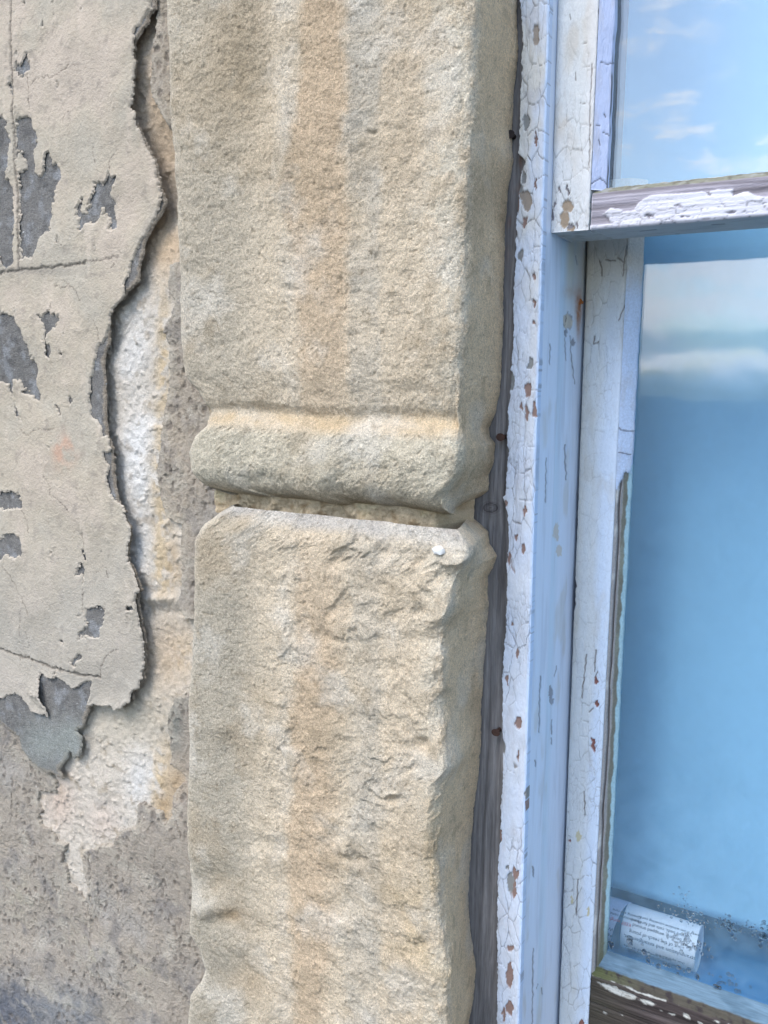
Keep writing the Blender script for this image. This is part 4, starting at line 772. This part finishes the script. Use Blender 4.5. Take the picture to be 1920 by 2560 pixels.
m_paper = pmat('white_paper', (216, 226, 238), .6, noise=.03); m_paper2 = pmat('lilac_paper', (186, 194, 224), .6, noise=.03)
m_ink = pmat('black_ink', (34, 38, 48), .6); m_red = pmat('red_ink', (190, 46, 60), .6)
def tube(name, R, x0, x1, cy, cz, a0, a1, mat, parent, slant=0.0, th=.0008):
    na, nx = 90, 60
    A, S = np.meshgrid(np.linspace(a0, a1, na), np.linspace(0, 1, nx), indexing='ij')
    fr = (A-a0)/(a1-a0); X = x0+(x1+slant*(fr-.5)-x0)*S
    r = R+.0004*fbm(X, A*R, .03, 2, 711)
    o = grid(name, X, cy-r*np.cos(A), cz+r*np.sin(A), mat, parent)
    s = o.modifiers.new('thickness', 'SOLIDIFY'); s.thickness = th
    return o
def lettering(name, rows, R, cy, cz, mat, parent):
    """upside-down printed rows wrapped round a tube: (text, x of the line's end on the left, angle, size)"""
    co, fc, k = [], [], 0
    for txt, xe, ang, size in rows:
        cu = bpy.data.curves.new('t', 'FONT'); cu.body = txt; cu.size = size; cu.resolution_u = 2
        o = bpy.data.objects.new('t', cu); C.objects.link(o); 
        me = o.to_mesh()
        b = bmesh.new(); b.from_mesh(me); bmesh.ops.triangulate(b, faces=b.faces)
        vs_ = [v.co.copy() for v in b.verts]; w = max(v.x for v in vs_)
        for v in vs_:
            X = xe+(w-v.x); a = ang-(v.y)/R
            co.append((X, cy-(R+.0005)*math.cos(a), cz+(R+.0005)*math.sin(a)))
        fc += [[v.index+k for v in f.verts] for f in b.faces]; k += len(vs_)
        b.free(); o.to_mesh_clear(); bpy.data.objects.remove(o); bpy.data.curves.remove(cu)
    me = bpy.data.meshes.new(name); me.from_pydata(co, [], fc); me.materials.append(mat)
    return link(bpy.data.objects.new(name, me), parent)
TY, TZ, TR = .722, -.4640, .0185
xa, _ = P(1556, 2290, TY-.015); xb, _ = P(1748, 2340, TY-.005)
tub = thing('paper_tube', 'white printed paper tube lying behind the wet glass', 'paper tube')
tube('tube_wall', TR, xa, xb, TY, TZ, -math.pi, math.pi, m_paper, tub)
bm = bmesh.new(); bmesh.ops.create_circle(bm, cap_ends=True, radius=TR-.0006, segments=64)
for v in bm.verts: v.co = Vector((xb-.0015, TY+v.co.x, TZ+v.co.y))
from_bm('end_cap', bm, m_paper, tub)
lettering('lettering', [('strangled by loops', xa+.004, rad(-33), .0040), ('tapes and inner cords', xa+.003, rad(-20), .0046), ('that operate the', xa+.030, rad(-15), .0036), ('strangulation and entanglement,', xa+.003, rad(10), .0046), ('out of the reach of young', xa+.007, rad(25), .0042), ('can become wrapped around', xa+.009, rad(42), .0040), ('move beds, cots and furniture', xa+.007, rad(54), .0038), ('away from window covering cords', xa+.012, rad(66), .0036)], TR, TY, TZ, m_ink, tub)
lef = thing('paper_label', 'lilac paper label with red line left of the white tube', 'label')
LR = .0190; xl0 = -.222; xl1 = P(1545, 2290, TY-.015)[0]
tube('label_sheet', LR, xl0, xl1, TY, TZ, rad(-28), rad(120), m_paper2, lef, slant=.010)
lettering('lettering', [('Apply', xl1-.0125, rad(-2), .0042), ('Wipe', xl1-.0115, rad(16), .0042), ('Manufacturer name', xl1-.0075, rad(52), .0034), ('Cleaning and care', xl1-.006, rad(63), .0034)], LR, TY, TZ, m_ink, lef)
lettering('red_lettering', [('KEEP upright', xl1-.0085, rad(39), .0038)], LR, TY, TZ, m_red, lef)

# ------------------------------------------------------------------ water drops on the lower pane
mwt = bpy.data.materials.new('water'); mwt.use_nodes = True
b = mwt.node_tree.nodes['Principled BSDF']; b.inputs['Transmission Weight'].default_value = 1; b.inputs['IOR'].default_value = 1.22; b.inputs['Roughness'].default_value = .02
n_ = N(mwt.node_tree.nodes, 'ShaderNodeTexNoise'); n_.inputs['Scale'].default_value = 300; mwt.node_tree.links.new(n_.outputs['Fac'], b.inputs['Roughness']) if False else None
YG = .6684
o, s = (1480, 2180), 440/1659.
zones = [((900, 660), 200, 110, 170, .5), ((920, 420), 170, 110, 110, .45), ((800, 340), 200, 120, 50, .4), ((1280, 500), 130, 90, 130, .5), ((1500, 530), 60, 60, 45, .5), ((1620, 620), 70, 110, 90, .55), ((1180, 1050), 160, 90, 34, .9), ((620, 850), 200, 70, 30, .8), ((450, 700), 160, 50, 16, 1.0), ((180, 700), 40, 30, 6, 1.0), ((1400, 1080), 150, 90, 24, .8), ((980, 1000), 120, 60, 18, .7), ((860, 220), 160, 100, 20, .35)]
bm = bmesh.new(); bmesh.ops.create_uvsphere(bm, u_segments=10, v_segments=6, radius=1); bm.verts.ensure_lookup_table()
T = np.array([v.co[:] for v in bm.verts]); TF = [[v.index for v in f.verts] for f in bm.faces]; bm.free(); wv, fv = [], []
for (cx, cy), rx, ry, n, sz in zones:
    for k in range(int(n*.45)):
        x = random.gauss(cx, rx*.55); y = random.gauss(cy, ry*.55)+.28*(x-cx)
        X, Z = P(o[0]+x*s, o[1]+y*s, YG)
        if X < -.177 or Z < -.4572: continue
        r = .0014*sz*random.choice((.6, .8, 1, 1, 1.4, 1.9))
        asp = random.uniform(.8, 1.5); an = random.uniform(-.4, .4)
        lx, ly, lz = T[:, 0]*r, T[:, 1]*r*.24, T[:, 2]*r*asp*(1+.25*T[:, 0])
        fv += [tuple(v+len(wv)*len(T) for v in f) for f in TF]
        wv.append(np.stack([X+lx*math.cos(an)-lz*math.sin(an), YG+ly, Z+lx*math.sin(an)+lz*math.cos(an)], 1))
me = bpy.data.meshes.new('water_drops'); me.from_pydata(np.vstack(wv).tolist(), [], fv); me.materials.append(mwt)
me.polygons.foreach_set('use_smooth', [True]*len(me.polygons))
dr = link(bpy.data.objects.new('water_drops', me)); dr['kind'] = 'stuff'; dr['label'] = 'condensation drops on the lower window glass'; dr['category'] = 'water drops'

# ------------------------------------------------------------------ small things
def shard(name, c, r, seed, label, cat, col):
    rnd = random.Random(seed); bm = bmesh.new()
    for k in range(16):
        a, b_ = rnd.uniform(0, 2*math.pi), rnd.uniform(-1, 1); q_ = rnd.uniform(.7, 1)
        bm.verts.new((c[0]+r[0]*q_*math.cos(a)*math.sqrt(1-b_*b_), c[1]+r[1]*q_*b_, c[2]+r[2]*q_*math.sin(a)*math.sqrt(1-b_*b_)))
    h = bmesh.ops.convex_hull(bm, input=bm.verts); bmesh.ops.delete(bm, geom=[g for g in h['geom_interior'] if isinstance(g, bmesh.types.BMVert)], context='VERTS')
    return tag(from_bm(name, bm, pmat(name+'_surface', col, .7, noise=.12, nscale=400)), label, cat)
cx, cz = P(1096, 1376, .499); shard('paint_chip', (cx, .4985, cz), (.0054, .0030, .0058), 5, 'small white paint chip stuck on the lower stone block', 'paint chip', (208, 206, 202))
def nail(px, py, y, label, rust=(74, 54, 46), L=.010, r=.0016):
    X, Z = P(px, py, y); bm = bmesh.new()
    g = bmesh.ops.create_cone(bm, cap_ends=True, segments=14, radius1=r, radius2=r, depth=L)
    for v in g['verts']: v.co = Vector((X+v.co.x, y+v.co.z+.0012, Z+v.co.y))
    g = bmesh.ops.create_cone(bm, cap_ends=True, segments=14, radius1=r*1.9, radius2=r*1.6, depth=.0012)
    for v in g['verts']: v.co = Vector((X+v.co.x*1.1, y-L/2+v.co.z+.0006, Z+v.co.y*.9))
    return tag(from_bm('rusty_nail', bm, pmat('rust', rust, .9, noise=.5, nscale=500)), label, 'nail')
nail(1258, 1092, .569, 'rusty nail in the grey timber beside the roll moulding')
nail(1246, 1826, .569, 'rusty nail low in the grey timber beside the lower stone')
nail(1282, 340, .569, 'dark nail near the top of the timber strip', (52, 44, 42))
X, Z = P(1449, 762, .650)
nail(1450, 755, .652, 'corroded orange nail bleeding rust on the inner frame below the meeting rail', (150, 92, 50), .006, .0014)

# ------------------------------------------------------------------ ground in front of the house
bm = bmesh.new(); add_box(bm, -60, 60, -120, .6, -1.75, -1.5)
g_ = from_bm('ground', bm, pmat('paving', (58, 64, 68), .9, noise=.25, nscale=6)); g_['kind'] = 'structure'
